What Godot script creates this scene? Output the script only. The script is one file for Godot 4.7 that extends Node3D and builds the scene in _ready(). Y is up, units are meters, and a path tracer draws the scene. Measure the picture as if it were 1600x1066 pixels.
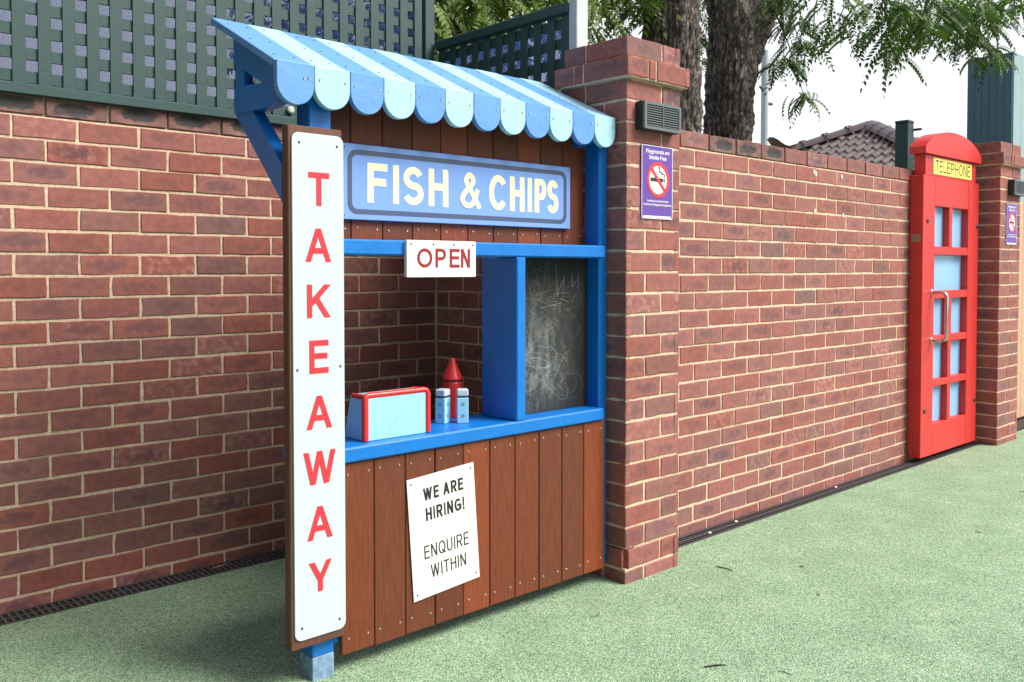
extends Node3D
# A play fish-and-chips kiosk in a brick corner. Walls run along X, Z points towards the viewer, ground at y = 0.

var rng := RandomNumberGenerator.new()
var used := {}
var M := {}
const COURSE := 0.0889
const BED0 := 1.918      # height of the bed joint below the coping course of the walls
const UNIT := 0.24

# ---------------------------------------------------------------- naming
func numbered(called: String) -> String:
	if not used.has(called):
		used[called] = 0
		return called
	used[called] += 1
	return "%s_%03d" % [called, used[called]]

func tag(o: Node, label: String, category: String, group := "") -> Node:
	o.set_meta("label", label)
	o.set_meta("category", category)
	if group != "":
		o.set_meta("group", group)
	return o

func thing(called: String, label: String, category: String, at := Vector3.ZERO, group := "") -> Node3D:
	var o := Node3D.new()
	o.name = numbered(called)
	add_child(o)
	o.position = at
	tag(o, label, category, group)
	return o

func obj(called: String, mesh: Mesh, m: Material, parent: Node3D, xf := Transform3D()) -> MeshInstance3D:
	var o := MeshInstance3D.new()
	if parent == self:
		o.name = numbered(called)
	else:
		var k := "%d/%s" % [parent.get_instance_id(), called]
		o.name = called if not used.has(k) else "%s_%03d" % [called, used[k]]
		used[k] = int(used.get(k, 0)) + 1
	o.mesh = mesh
	if m:
		o.material_override = m
	parent.add_child(o, true)
	o.transform = xf
	return o

func at(p: Vector3) -> Transform3D:
	return Transform3D(Basis(), p)

# ---------------------------------------------------------------- meshes
func begin() -> SurfaceTool:
	var st := SurfaceTool.new()
	st.begin(Mesh.PRIMITIVE_TRIANGLES)
	st.set_smooth_group(-1)
	return st

func done(st: SurfaceTool, smooth := false) -> ArrayMesh:
	if smooth:
		st.index()
	st.generate_normals()
	return st.commit()

# a, b, c counter-clockwise seen from outside
func tri(st: SurfaceTool, a: Vector3, b: Vector3, c: Vector3) -> void:
	st.add_vertex(a); st.add_vertex(c); st.add_vertex(b)

func quad(st: SurfaceTool, a: Vector3, b: Vector3, c: Vector3, d: Vector3) -> void:
	tri(st, a, b, c); tri(st, a, c, d)

func triu(st: SurfaceTool, v: Array, u: Array) -> void:
	for i in [0, 2, 1]:
		st.set_uv(u[i]); st.add_vertex(v[i])

# box with chamfered edges, between two corners
func add_box(st: SurfaceTool, lo: Vector3, hi: Vector3, b := 0.002) -> void:
	var c := (lo + hi) * 0.5
	var h := (hi - lo) * 0.5
	b = minf(b, minf(h.x, minf(h.y, h.z)) * 0.9)
	var pt := func(sx: float, sy: float, sz: float, k: int) -> Vector3:
		var e := h - Vector3(b, b, b)
		e[k] = h[k]
		return c + Vector3(sx * e.x, sy * e.y, sz * e.z)
	for k in 3:
		var k1 := (k + 1) % 3
		var k2 := (k + 2) % 3
		for s in [-1.0, 1.0]:
			var v := []
			for q in [[-1.0, -1.0], [1.0, -1.0], [1.0, 1.0], [-1.0, 1.0]]:
				var sg := Vector3.ZERO
				sg[k] = s; sg[k1] = q[0]; sg[k2] = q[1]
				v.append(pt.call(sg.x, sg.y, sg.z, k))
			if s > 0: quad(st, v[0], v[1], v[2], v[3])
			else: quad(st, v[3], v[2], v[1], v[0])
		# edges along axis k between faces k1 and k2
		for s1 in [-1.0, 1.0]:
			for s2 in [-1.0, 1.0]:
				var w := []
				for e in [[-1.0, k1], [1.0, k1], [1.0, k2], [-1.0, k2]]:
					var sg := Vector3.ZERO
					sg[k] = e[0]; sg[k1] = s1; sg[k2] = s2
					w.append(pt.call(sg.x, sg.y, sg.z, e[1]))
				if s1 * s2 > 0: quad(st, w[3], w[2], w[1], w[0])
				else: quad(st, w[0], w[1], w[2], w[3])
	for sx in [-1.0, 1.0]:
		for sy in [-1.0, 1.0]:
			for sz in [-1.0, 1.0]:
				var a: Vector3 = pt.call(sx, sy, sz, 0)
				var d: Vector3 = pt.call(sx, sy, sz, 1)
				var e: Vector3 = pt.call(sx, sy, sz, 2)
				if sx * sy * sz > 0: tri(st, a, d, e)
				else: tri(st, a, e, d)

func box(lo: Vector3, hi: Vector3, b := 0.002) -> ArrayMesh:
	var st := begin()
	add_box(st, lo, hi, b)
	return done(st)

# extrude a 2D outline (counter-clockwise in u,v) along w with a chamfer on the +w rim; axes give the directions
func add_prism(st: SurfaceTool, pts: PackedVector2Array, o: Vector3, u: Vector3, v: Vector3, w: Vector3, depth: float, b := 0.0) -> void:
	if Geometry2D.is_polygon_clockwise(pts):
		pts.reverse()
	var inner := pts
	if b > 0.0:
		var r := Geometry2D.offset_polygon(pts, -b, Geometry2D.JOIN_MITER)
		if r.size() == 1 and r[0].size() == pts.size():
			inner = r[0]
			if Geometry2D.is_polygon_clockwise(inner):
				inner.reverse()
			# align the starts
			var best := 0
			for i in inner.size():
				if inner[i].distance_to(pts[0]) < inner[best].distance_to(pts[0]): best = i
			var t := PackedVector2Array()
			for i in inner.size(): t.append(inner[(i + best) % inner.size()])
			inner = t
		else:
			b = 0.0
	var n := pts.size()
	var P := func(p: Vector2, d: float) -> Vector3: return o + u * p.x + v * p.y + w * d
	for i in n:
		var j := (i + 1) % n
		quad(st, P.call(pts[i], 0.0), P.call(pts[j], 0.0), P.call(pts[j], depth - b), P.call(pts[i], depth - b))
		if b > 0.0:
			quad(st, P.call(pts[i], depth - b), P.call(pts[j], depth - b), P.call(inner[j], depth), P.call(inner[i], depth))
	var ti := Geometry2D.triangulate_polygon(inner)
	for i in range(0, ti.size(), 3):
		var a := inner[ti[i]]; var c := inner[ti[i + 1]]; var d := inner[ti[i + 2]]
		if (c - a).cross(d - a) < 0.0:
			var s := c; c = d; d = s
		tri(st, P.call(a, depth), P.call(c, depth), P.call(d, depth))
	ti = Geometry2D.triangulate_polygon(pts)
	for i in range(0, ti.size(), 3):
		var a := pts[ti[i]]; var c := pts[ti[i + 1]]; var d := pts[ti[i + 2]]
		if (c - a).cross(d - a) < 0.0:
			var s := c; c = d; d = s
		tri(st, P.call(a, 0.0), P.call(d, 0.0), P.call(c, 0.0))

func prism(pts: PackedVector2Array, o: Vector3, depth: float, b := 0.0) -> ArrayMesh:
	var st := begin()
	add_prism(st, pts, o, Vector3.RIGHT, Vector3.UP, Vector3.BACK, depth, b)
	return done(st)

func rounded(x0: float, y0: float, x1: float, y1: float, r: float, n := 6) -> PackedVector2Array:
	var p := PackedVector2Array()
	for q in [[x1 - r, y0 + r, -90.0], [x1 - r, y1 - r, 0.0], [x0 + r, y1 - r, 90.0], [x0 + r, y0 + r, 180.0]]:
		for i in n + 1:
			var a := deg_to_rad(q[2] + 90.0 * i / n)
			p.append(Vector2(q[0] + r * cos(a), q[1] + r * sin(a)))
	return p

func circle(cx: float, cy: float, r: float, n := 16, ry := -1.0) -> PackedVector2Array:
	var p := PackedVector2Array()
	for i in n:
		var a := TAU * i / n
		p.append(Vector2(cx + r * cos(a), cy + (r if ry < 0 else ry) * sin(a)))
	return p

# flat ring between two outlines of the same count, with a thickness towards +z
func ring(outer: PackedVector2Array, inner: PackedVector2Array, z: float, depth: float) -> ArrayMesh:
	var st := begin()
	var n := outer.size()
	for i in n:
		var j := (i + 1) % n
		var a := Vector3(outer[i].x, outer[i].y, z + depth); var b := Vector3(outer[j].x, outer[j].y, z + depth)
		var c := Vector3(inner[j].x, inner[j].y, z + depth); var d := Vector3(inner[i].x, inner[i].y, z + depth)
		quad(st, a, b, c, d)
		var dz := Vector3(0, 0, -depth)
		quad(st, a + dz, b + dz, b, a)
		quad(st, d, c, c + dz, d + dz)
	return done(st)

# tube along points with radii
func add_tube(st: SurfaceTool, p: Array, r: Array, n := 10, caps := true) -> void:
	var rings := []
	var ref := Vector3(0.13, 0.31, 0.94).normalized()
	for i in p.size():
		var d: Vector3 = (p[mini(i + 1, p.size() - 1)] - p[maxi(i - 1, 0)]).normalized()
		var u := d.cross(ref)
		if u.length() < 0.1: u = d.cross(Vector3(0.9, 0.2, 0.1))
		u = u.normalized()
		var v := d.cross(u).normalized()
		var q := []
		for k in n:
			var a := TAU * k / n
			q.append(p[i] + (u * cos(a) + v * sin(a)) * float(r[i]))
		rings.append(q)
	st.set_smooth_group(1)
	for i in p.size() - 1:
		for k in n:
			var l := (k + 1) % n
			quad(st, rings[i][k], rings[i][l], rings[i + 1][l], rings[i + 1][k])
	st.set_smooth_group(-1)
	if caps:
		for k in n:
			var l := (k + 1) % n
			tri(st, p[0], rings[0][l], rings[0][k])
			tri(st, p[-1], rings[-1][k], rings[-1][l])

func tube(p: Array, r: Array, n := 10) -> ArrayMesh:
	var st := begin()
	add_tube(st, p, r, n)
	return done(st)

# lathe: profile of Vector2(radius, height) round a vertical axis at o
func lathe(prof: Array, o: Vector3, n := 24) -> ArrayMesh:
	var st := begin()
	for i in prof.size() - 1:
		var a: Vector2 = prof[i]; var b: Vector2 = prof[i + 1]
		for k in n:
			var t0 := TAU * k / n; var t1 := TAU * (k + 1) / n
			st.set_smooth_group(i + 1)
			var A := o + Vector3(a.x * cos(t0), a.y, -a.x * sin(t0)); var B := o + Vector3(a.x * cos(t1), a.y, -a.x * sin(t1))
			var C := o + Vector3(b.x * cos(t1), b.y, -b.x * sin(t1)); var D := o + Vector3(b.x * cos(t0), b.y, -b.x * sin(t0))
			if a.x > 0.0001: tri(st, A, B, C)
			if b.x > 0.0001: tri(st, A, C, D)
	return done(st)

# screw heads, many in one mesh: small domes on +z faces
func add_screw(st: SurfaceTool, c: Vector3, r := 0.0045) -> void:
	for k in 8:
		var a0 := TAU * k / 8; var a1 := TAU * (k + 1) / 8
		var p0 := c + Vector3(cos(a0) * r, sin(a0) * r, 0.0); var p1 := c + Vector3(cos(a1) * r, sin(a1) * r, 0.0)
		var q0 := c + Vector3(cos(a0) * r * 0.6, sin(a0) * r * 0.6, 0.0022); var q1 := c + Vector3(cos(a1) * r * 0.6, sin(a1) * r * 0.6, 0.0022)
		quad(st, p0, p1, q1, q0)
		tri(st, q0, q1, c + Vector3(0, 0, 0.0012))

# a woven screen: one layer of cloth
func sheet(x0: float, x1: float, y0: float, y1: float, z: float) -> ArrayMesh:
	var st := begin()
	quad(st, Vector3(x0, y0, z), Vector3(x1, y0, z), Vector3(x1, y1, z), Vector3(x0, y1, z))
	return done(st)

func stuff(o: Node) -> Node:
	o.set_meta("kind", "stuff")
	return o

# ---------------------------------------------------------------- textures and materials
func srgb(r: float, g: float, b: float) -> Color:
	return Color(r / 255.0, g / 255.0, b / 255.0)

func noise_tex(size: int, freq: float, lo: Color, hi: Color, kind := FastNoiseLite.TYPE_SIMPLEX_SMOOTH, octaves := 3, normal := false, strength := 4.0, ridged := false) -> NoiseTexture2D:
	var n := FastNoiseLite.new()
	n.noise_type = kind
	n.frequency = freq
	n.fractal_octaves = octaves
	if ridged: n.fractal_type = FastNoiseLite.FRACTAL_RIDGED
	n.seed = 11 + int(freq * 1000.0)
	var t := NoiseTexture2D.new()
	t.width = size; t.height = size
	t.seamless = true
	t.noise = n
	if normal:
		t.as_normal_map = true
		t.bump_strength = strength
	else:
		var g := Gradient.new()
		g.offsets = PackedFloat32Array([0.15, 0.85])
		g.colors = PackedColorArray([lo, hi])
		t.color_ramp = g
	return t

func paint(c: Color, rough := 0.45, tex: Texture2D = null, scale := Vector3(3, 3, 3), bump: Texture2D = null, bump_scale := 0.3) -> StandardMaterial3D:
	var m := StandardMaterial3D.new()
	m.albedo_color = c
	m.roughness = rough
	if tex or bump:
		m.uv1_triplanar = true
		m.uv1_world_triplanar = true
		m.uv1_scale = scale
	if tex:
		m.albedo_texture = tex
	if bump:
		m.normal_enabled = true
		m.normal_texture = bump
		m.normal_scale = bump_scale
	return m

# atlas of brick faces: 4 x 11 cells, the last row of cells are bricks that show their rough frog
func brick_atlas() -> ImageTexture:
	var W := 1024
	var n1 := FastNoiseLite.new(); n1.seed = 3; n1.frequency = 0.02; n1.fractal_octaves = 4
	var n2 := FastNoiseLite.new(); n2.seed = 8; n2.frequency = 0.17; n2.fractal_octaves = 2
	var n3 := FastNoiseLite.new(); n3.seed = 21; n3.frequency = 0.5; n3.fractal_octaves = 1
	var a := n1.get_image(W, W, false, false, true).get_data()
	var b := n2.get_image(W, W, false, false, true).get_data()
	var c := n3.get_image(W, W, false, false, true).get_data()
	var out := PackedByteArray()
	out.resize(W * W * 3)
	var ch := 93
	for cy in 11:
		for cx in 4:
			var frog := cy == 10
			var base := srgb(158, 100, 95).lerp(srgb(154, 103, 101), rng.randf())
			base = base.lerp(srgb(166, 99, 88), rng.randf() * 0.5)
			if rng.randf() < 0.10: base = base.lerp(srgb(130, 98, 98), 0.45)
			var v := rng.randf_range(0.96, 1.03)
			var flash := rng.randf_range(0.1, 0.7) if rng.randf() < 0.75 else 0.05
			var fx := rng.randf_range(0.42, 0.58); var fy := rng.randf_range(0.4, 0.6)
			var rx := rng.randf_range(0.26, 0.38); var ry := rng.randf_range(0.26, 0.4)
			var fc := srgb(104, 78, 88).lerp(srgb(120, 80, 86), rng.randf())
			var salt := rng.randf_range(0.12, 0.35) if rng.randf() < 0.14 and not frog else 0.0
			if frog:
				flash = 0.95; rx = 0.34; ry = 0.36; fc = srgb(66, 62, 64); base = srgb(140, 96, 92)
			for y in mini(ch, W - cy * ch):
				for x in 256:
					var i := (cy * ch + y) * W + cx * 256 + x
					var na := a[i] / 255.0; var nb := b[i] / 255.0; var nc := c[i] / 255.0
					var du := (x / 256.0 - fx) / rx; var dv := (float(y) / ch - fy) / ry
					var d := du * du + dv * dv + (na - 0.5) * 1.0 + (nb - 0.5) * 0.8
					var k := flash * (1.0 - smoothstep(0.1, 1.4, d))
					if frog: k = 0.95 * (1.0 - smoothstep(0.8, 1.05, d))
					var s := v * (0.86 + 0.16 * na + 0.24 * (nb - 0.45) + 0.12 * (nc - 0.5))
					if nc > 0.83 and nb < 0.55: s *= 0.72
					if nc < 0.17 and nb > 0.6: s *= 1.16
					var col := base.lerp(fc, clampf(k, 0.0, 1.0))
					if salt > 0.0: col = col.lerp(srgb(196, 178, 172), salt * smoothstep(0.45, 0.85, na) * (0.4 + nb))
					if frog and k > 0.5: s *= 0.7 + 0.75 * nb
					out[i * 3] = int(clampf(col.r * s, 0.0, 1.0) * 255.0)
					out[i * 3 + 1] = int(clampf(col.g * s, 0.0, 1.0) * 255.0)
					out[i * 3 + 2] = int(clampf(col.b * s, 0.0, 1.0) * 255.0)
	return ImageTexture.create_from_image(Image.create_from_data(W, W, false, Image.FORMAT_RGB8, out))

func chalk_texture() -> ImageTexture:
	var w := 380; var h := 512
	var im := Image.create(w, h, false, Image.FORMAT_RGB8)
	var n := FastNoiseLite.new(); n.seed = 5; n.frequency = 0.012; n.fractal_octaves = 4
	var m := FastNoiseLite.new(); m.seed = 6; m.frequency = 0.3
	for y in h:
		for x in w:
			# smeared chalk dust, streaked upright
			var s := n.get_noise_2d(x * 2.2, y * 0.7) * 0.5 + 0.5
			var patch := clampf(1.35 - Vector2((x - 120.0) / 150.0, (y - 340.0) / 190.0).length(), 0.0, 1.0)
			var v := 0.10 + 0.06 * s + 0.34 * patch * s + 0.10 * patch * maxf(0.0, m.get_noise_2d(x * 1.3, y * 0.12)) + 0.05 * m.get_noise_2d(x * 2.0, y * 0.3)
			im.set_pixel(x, y, Color(v * 0.96, v * 1.02, v * 1.06))
	var tones := [Color(0.85, 0.86, 0.9), Color(0.8, 0.8, 0.85), Color(0.75, 0.72, 0.6), Color(0.45, 0.68, 0.6), Color(0.62, 0.72, 0.85), Color(0.7, 0.55, 0.6), Color(0.72, 0.62, 0.42)]
	var line := func(p: Vector2, q: Vector2, c: Color, al: float) -> void:
		var steps := int(p.distance_to(q)) + 1
		for i in steps:
			var r := p.lerp(q, float(i) / steps)
			var px := int(r.x); var py := int(r.y)
			if px < 1 or py < 1 or px >= w - 1 or py >= h - 1: continue
			var g := al * (0.55 + 0.45 * m.get_noise_2d(px * 3.0, py * 3.0))
			im.set_pixel(px, py, im.get_pixel(px, py).lerp(c, clampf(g, 0.0, 1.0)))
			im.set_pixel(px + 1, py, im.get_pixel(px + 1, py).lerp(c, clampf(g * 0.5, 0.0, 1.0)))
	var scribble := func(c: Vector2, sx: float, sy: float, k: int, col: Color, al: float) -> void:
		var p := c
		var ph := rng.randf() * TAU
		var fx := rng.randf_range(0.35, 0.8); var fy := rng.randf_range(0.3, 0.9)
		for i in k:
			ph += 0.5
			var q := c + Vector2(sin(ph * fx + 0.4) * sx + rng.randf_range(-6, 6), cos(ph * fy) * sy + rng.randf_range(-6, 6))
			line.call(p, q, col, al)
			p = q
	for i in 60:
		scribble.call(Vector2(rng.randf_range(50, 320), rng.randf_range(60, 460)), rng.randf_range(15, 80), rng.randf_range(15, 80), rng.randi_range(8, 30), tones[rng.randi() % tones.size()], rng.randf_range(0.25, 0.6))
	scribble.call(Vector2(130, 190), 90, 70, 60, tones[2], 0.5)
	scribble.call(Vector2(110, 380), 80, 70, 70, tones[0], 0.5)
	scribble.call(Vector2(150, 330), 70, 40, 30, tones[0], 0.7)
	scribble.call(Vector2(220, 420), 60, 60, 26, tones[0], 0.6)
	# strong loose strokes near the top right
	for s in [[220, 20, 228, 130], [228, 120, 262, 60], [262, 60, 255, 110], [300, 50, 302, 95], [302, 95, 330, 70], [330, 40, 336, 100], [240, 135, 290, 150], [150, 165, 250, 150]]:
		line.call(Vector2(s[0], s[1]), Vector2(s[2], s[3]), tones[0], 0.95)
	return ImageTexture.create_from_image(im)

func make_materials() -> void:
	var mott := noise_tex(512, 0.012, Color(0.95, 0.95, 0.95), Color(1, 1, 1), FastNoiseLite.TYPE_SIMPLEX_SMOOTH, 5)
	var grit_n := noise_tex(512, 0.16, Color.BLACK, Color.WHITE, FastNoiseLite.TYPE_SIMPLEX_SMOOTH, 3, true, 3.0)
	var brush_n := noise_tex(512, 0.05, Color.BLACK, Color.WHITE, FastNoiseLite.TYPE_SIMPLEX_SMOOTH, 4, true, 2.0)
	var atlas := brick_atlas()
	for k in [["a", Color(1, 1, 1)], ["b", Color(0.96, 0.94, 0.94)], ["c", Color(0.98, 0.92, 0.89)], ["grey", Color(0.91, 0.96, 0.97)], ["pale", Color(0.92, 1.0, 1.0)]]:
		var m := StandardMaterial3D.new()
		m.albedo_texture = atlas
		m.albedo_color = k[1]
		m.roughness = 0.82
		m.normal_enabled = true
		m.normal_texture = noise_tex(1024, 0.25, Color.BLACK, Color.WHITE, FastNoiseLite.TYPE_SIMPLEX_SMOOTH, 2, true, 1.6) if not M.has("brick_a") else M["brick_a"].normal_texture
		m.normal_scale = 0.8
		M["brick_" + k[0]] = m
	M.mortar = paint(srgb(228, 206, 182), 0.95, noise_tex(512, 0.04, Color(0.86, 0.85, 0.84), Color(1, 1, 1), FastNoiseLite.TYPE_SIMPLEX_SMOOTH, 5), Vector3(2, 2, 2), grit_n, 0.8)
	M.blue = paint(srgb(4, 116, 208), 0.38, mott, Vector3(1.3, 1.3, 1.3), brush_n, 0.25)
	M.sky_a = paint(srgb(98, 154, 230), 0.42, mott, Vector3(1.3, 1.3, 1.3), brush_n, 0.25)
	M.sky_b = paint(srgb(168, 214, 240), 0.42, mott, Vector3(1.3, 1.3, 1.3), brush_n, 0.25)
	M.red = paint(srgb(204, 50, 48), 0.4, mott, Vector3(1.1, 1.1, 1.1), brush_n, 0.3)
	M.toy_red = paint(srgb(206, 44, 44), 0.3)
	M.toy_blue = paint(srgb(150, 208, 236), 0.35)
	M.toy_grey = paint(srgb(186, 200, 216), 0.4)
	M.band = paint(srgb(34, 38, 44), 0.6)
	# timber: grain drawn out along the height
	var grain := noise_tex(512, 0.02, Color(0.85, 0.82, 0.80), Color(1, 1, 1), FastNoiseLite.TYPE_SIMPLEX_SMOOTH, 5)
	var grain_n := noise_tex(512, 0.05, Color.BLACK, Color.WHITE, FastNoiseLite.TYPE_SIMPLEX_SMOOTH, 4, true, 2.0)
	var k2 := 0
	for c in [srgb(116, 54, 26), srgb(102, 46, 23), srgb(134, 62, 29), srgb(108, 52, 28)]:
		var m := paint(c, 0.6, grain, Vector3(9, 0.55, 9), grain_n, 0.35)
		m.uv1_offset = Vector3(0.21 * k2, 0.37 * k2, 0.0)
		M["deck_%d" % k2] = m
		k2 += 1
	M.board_brown = paint(srgb(104, 66, 54), 0.55, grain, Vector3(9, 0.55, 9), grain_n, 0.3)
	M.panel_white = paint(srgb(192, 208, 216), 0.3)
	M.letter_red = paint(srgb(204, 52, 66), 0.4)
	M.sign_blue = paint(srgb(118, 158, 232), 0.35)
	M.sign_line = paint(srgb(72, 84, 116), 0.4)
	M.cream = paint(srgb(250, 247, 200), 0.4)
	M.white = paint(srgb(228, 228, 230), 0.4)
	M.open_red = paint(srgb(150, 30, 46), 0.45)
	M.ink = paint(srgb(36, 38, 42), 0.5)
	M.screw = paint(srgb(176, 172, 166), 0.35); M.screw.metallic = 0.8
	M.dark_screw = paint(srgb(78, 80, 84), 0.4); M.dark_screw.metallic = 0.7
	M.green = paint(srgb(42, 74, 76), 0.55, mott, Vector3(1.6, 1.6, 1.6), grain_n, 0.15)
	M.galv = paint(srgb(186, 196, 204), 0.5, mott, Vector3(2, 2, 2))
	var weave := noise_tex(512, 0.11, Color(0.1, 0.2, 0.5), Color(1, 1, 1), FastNoiseLite.TYPE_SIMPLEX_SMOOTH, 2)
	M.foot = paint(srgb(132, 166, 204), 0.7, noise_tex(256, 0.03, Color(0.8, 0.8, 0.8), Color(1, 1, 1), FastNoiseLite.TYPE_SIMPLEX_SMOOTH, 4), Vector3(4, 4, 4))
	M.screen = paint(Color(0.58, 0.74, 1.0, 0.78), 0.8, weave, Vector3(2.2, 2.2, 2.2))
	M.screen.transparency = BaseMaterial3D.TRANSPARENCY_ALPHA
	M.screen.backlight_enabled = true; M.screen.backlight = srgb(190, 206, 222)
	M.black_plastic = paint(srgb(40, 42, 46), 0.5, mott, Vector3(3, 3, 3))
	M.grate = paint(srgb(84, 84, 88), 0.5)
	M.vent = paint(srgb(98, 106, 114), 0.4, null)
	M.dirt = paint(srgb(46, 42, 38), 0.95)
	M.purple = paint(srgb(100, 66, 164), 0.35)
	M.sign_red = paint(srgb(214, 58, 60), 0.4)
	M.yellow = paint(srgb(240, 220, 110), 0.4)
	M.pane = paint(srgb(138, 186, 230), 0.15)
	M.chrome = paint(srgb(205, 205, 205), 0.22); M.chrome.metallic = 1.0
	M.sticker = paint(srgb(176, 150, 128), 0.6, noise_tex(256, 0.06, Color(0.6, 0.6, 0.6), Color(1, 1, 1)), Vector3(18, 18, 18))
	M.timber_pale = paint(srgb(206, 172, 146), 0.7, grain, Vector3(9, 0.55, 9), grain_n, 0.3)
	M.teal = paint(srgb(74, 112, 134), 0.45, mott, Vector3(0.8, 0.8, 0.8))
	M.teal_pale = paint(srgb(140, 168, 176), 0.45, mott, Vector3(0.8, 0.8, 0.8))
	M.tile = paint(srgb(92, 74, 74), 0.3, noise_tex(512, 0.03, Color(0.62, 0.6, 0.62), Color(1, 1, 1), FastNoiseLite.TYPE_SIMPLEX_SMOOTH, 4), Vector3(0.6, 0.6, 0.6))
	M.tile_ridge = paint(srgb(88, 76, 80), 0.5, mott, Vector3(0.8, 0.8, 0.8))
	M.bark = paint(srgb(166, 158, 152), 0.95, noise_tex(512, 0.022, Color(1, 1, 1), Color(0.2, 0.19, 0.18), FastNoiseLite.TYPE_SIMPLEX_SMOOTH, 4, false, 4.0, true), Vector3(2.6, 0.7, 2.6), noise_tex(512, 0.022, Color.WHITE, Color.BLACK, FastNoiseLite.TYPE_SIMPLEX_SMOOTH, 4, true, -8.0, true), 1.0)
	M.pole = paint(srgb(176, 196, 202), 0.8, grain, Vector3(3, 0.3, 3))
	M.leaf = StandardMaterial3D.new()
	M.leaf.vertex_color_use_as_albedo = true
	M.leaf.roughness = 0.5
	M.leaf.backlight_enabled = true
	M.leaf.backlight = srgb(150, 180, 80)
	# ground: small rubber granules bound together
	var gn := FastNoiseLite.new()
	gn.noise_type = FastNoiseLite.TYPE_CELLULAR
	gn.cellular_return_type = FastNoiseLite.RETURN_CELL_VALUE
	gn.fractal_type = FastNoiseLite.FRACTAL_NONE
	gn.frequency = 0.28; gn.seed = 4
	gn.domain_warp_enabled = true; gn.domain_warp_amplitude = 2.0; gn.domain_warp_frequency = 0.15
	var gt := NoiseTexture2D.new()
	gt.width = 1024; gt.height = 1024; gt.noise = gn; gt.normalize = true
	var gg := Gradient.new()
	gg.interpolation_mode = Gradient.GRADIENT_INTERPOLATE_CONSTANT
	gg.offsets = PackedFloat32Array([0.0, 0.16, 0.34, 0.52, 0.7, 0.86, 0.96])
	gg.colors = PackedColorArray([srgb(92, 130, 102), srgb(164, 204, 168), srgb(124, 168, 134), srgb(196, 222, 190), srgb(144, 188, 152), srgb(220, 232, 206), srgb(240, 236, 214)])
	gt.color_ramp = gg
	var gh := NoiseTexture2D.new()
	var gn2: FastNoiseLite = gn.duplicate()
	gn2.cellular_return_type = FastNoiseLite.RETURN_DISTANCE
	gh.width = 1024; gh.height = 1024; gh.noise = gn2; gh.as_normal_map = true; gh.bump_strength = 6.0
	M.ground = paint(Color(0.93, 0.93, 0.93), 0.85, gt, Vector3(1.05, 1.05, 1.05), gh, 1.0)
	M.ground.uv2_triplanar = true; M.ground.uv2_world_triplanar = true; M.ground.uv2_scale = Vector3(0.28, 0.28, 0.28)
	M.ground.detail_enabled = true
	M.ground.detail_blend_mode = BaseMaterial3D.BLEND_MODE_MUL
	M.ground.detail_uv_layer = BaseMaterial3D.DETAIL_UV_2
	M.ground.detail_albedo = noise_tex(512, 0.02, Color(0.90, 0.92, 0.90), Color(1, 1, 1), FastNoiseLite.TYPE_SIMPLEX_SMOOTH, 5)
	M.chalk = StandardMaterial3D.new()
	M.chalk.albedo_texture = chalk_texture()
	M.chalk.roughness = 0.9

# ---------------------------------------------------------------- bricks
var brick_cache := {}

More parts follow.
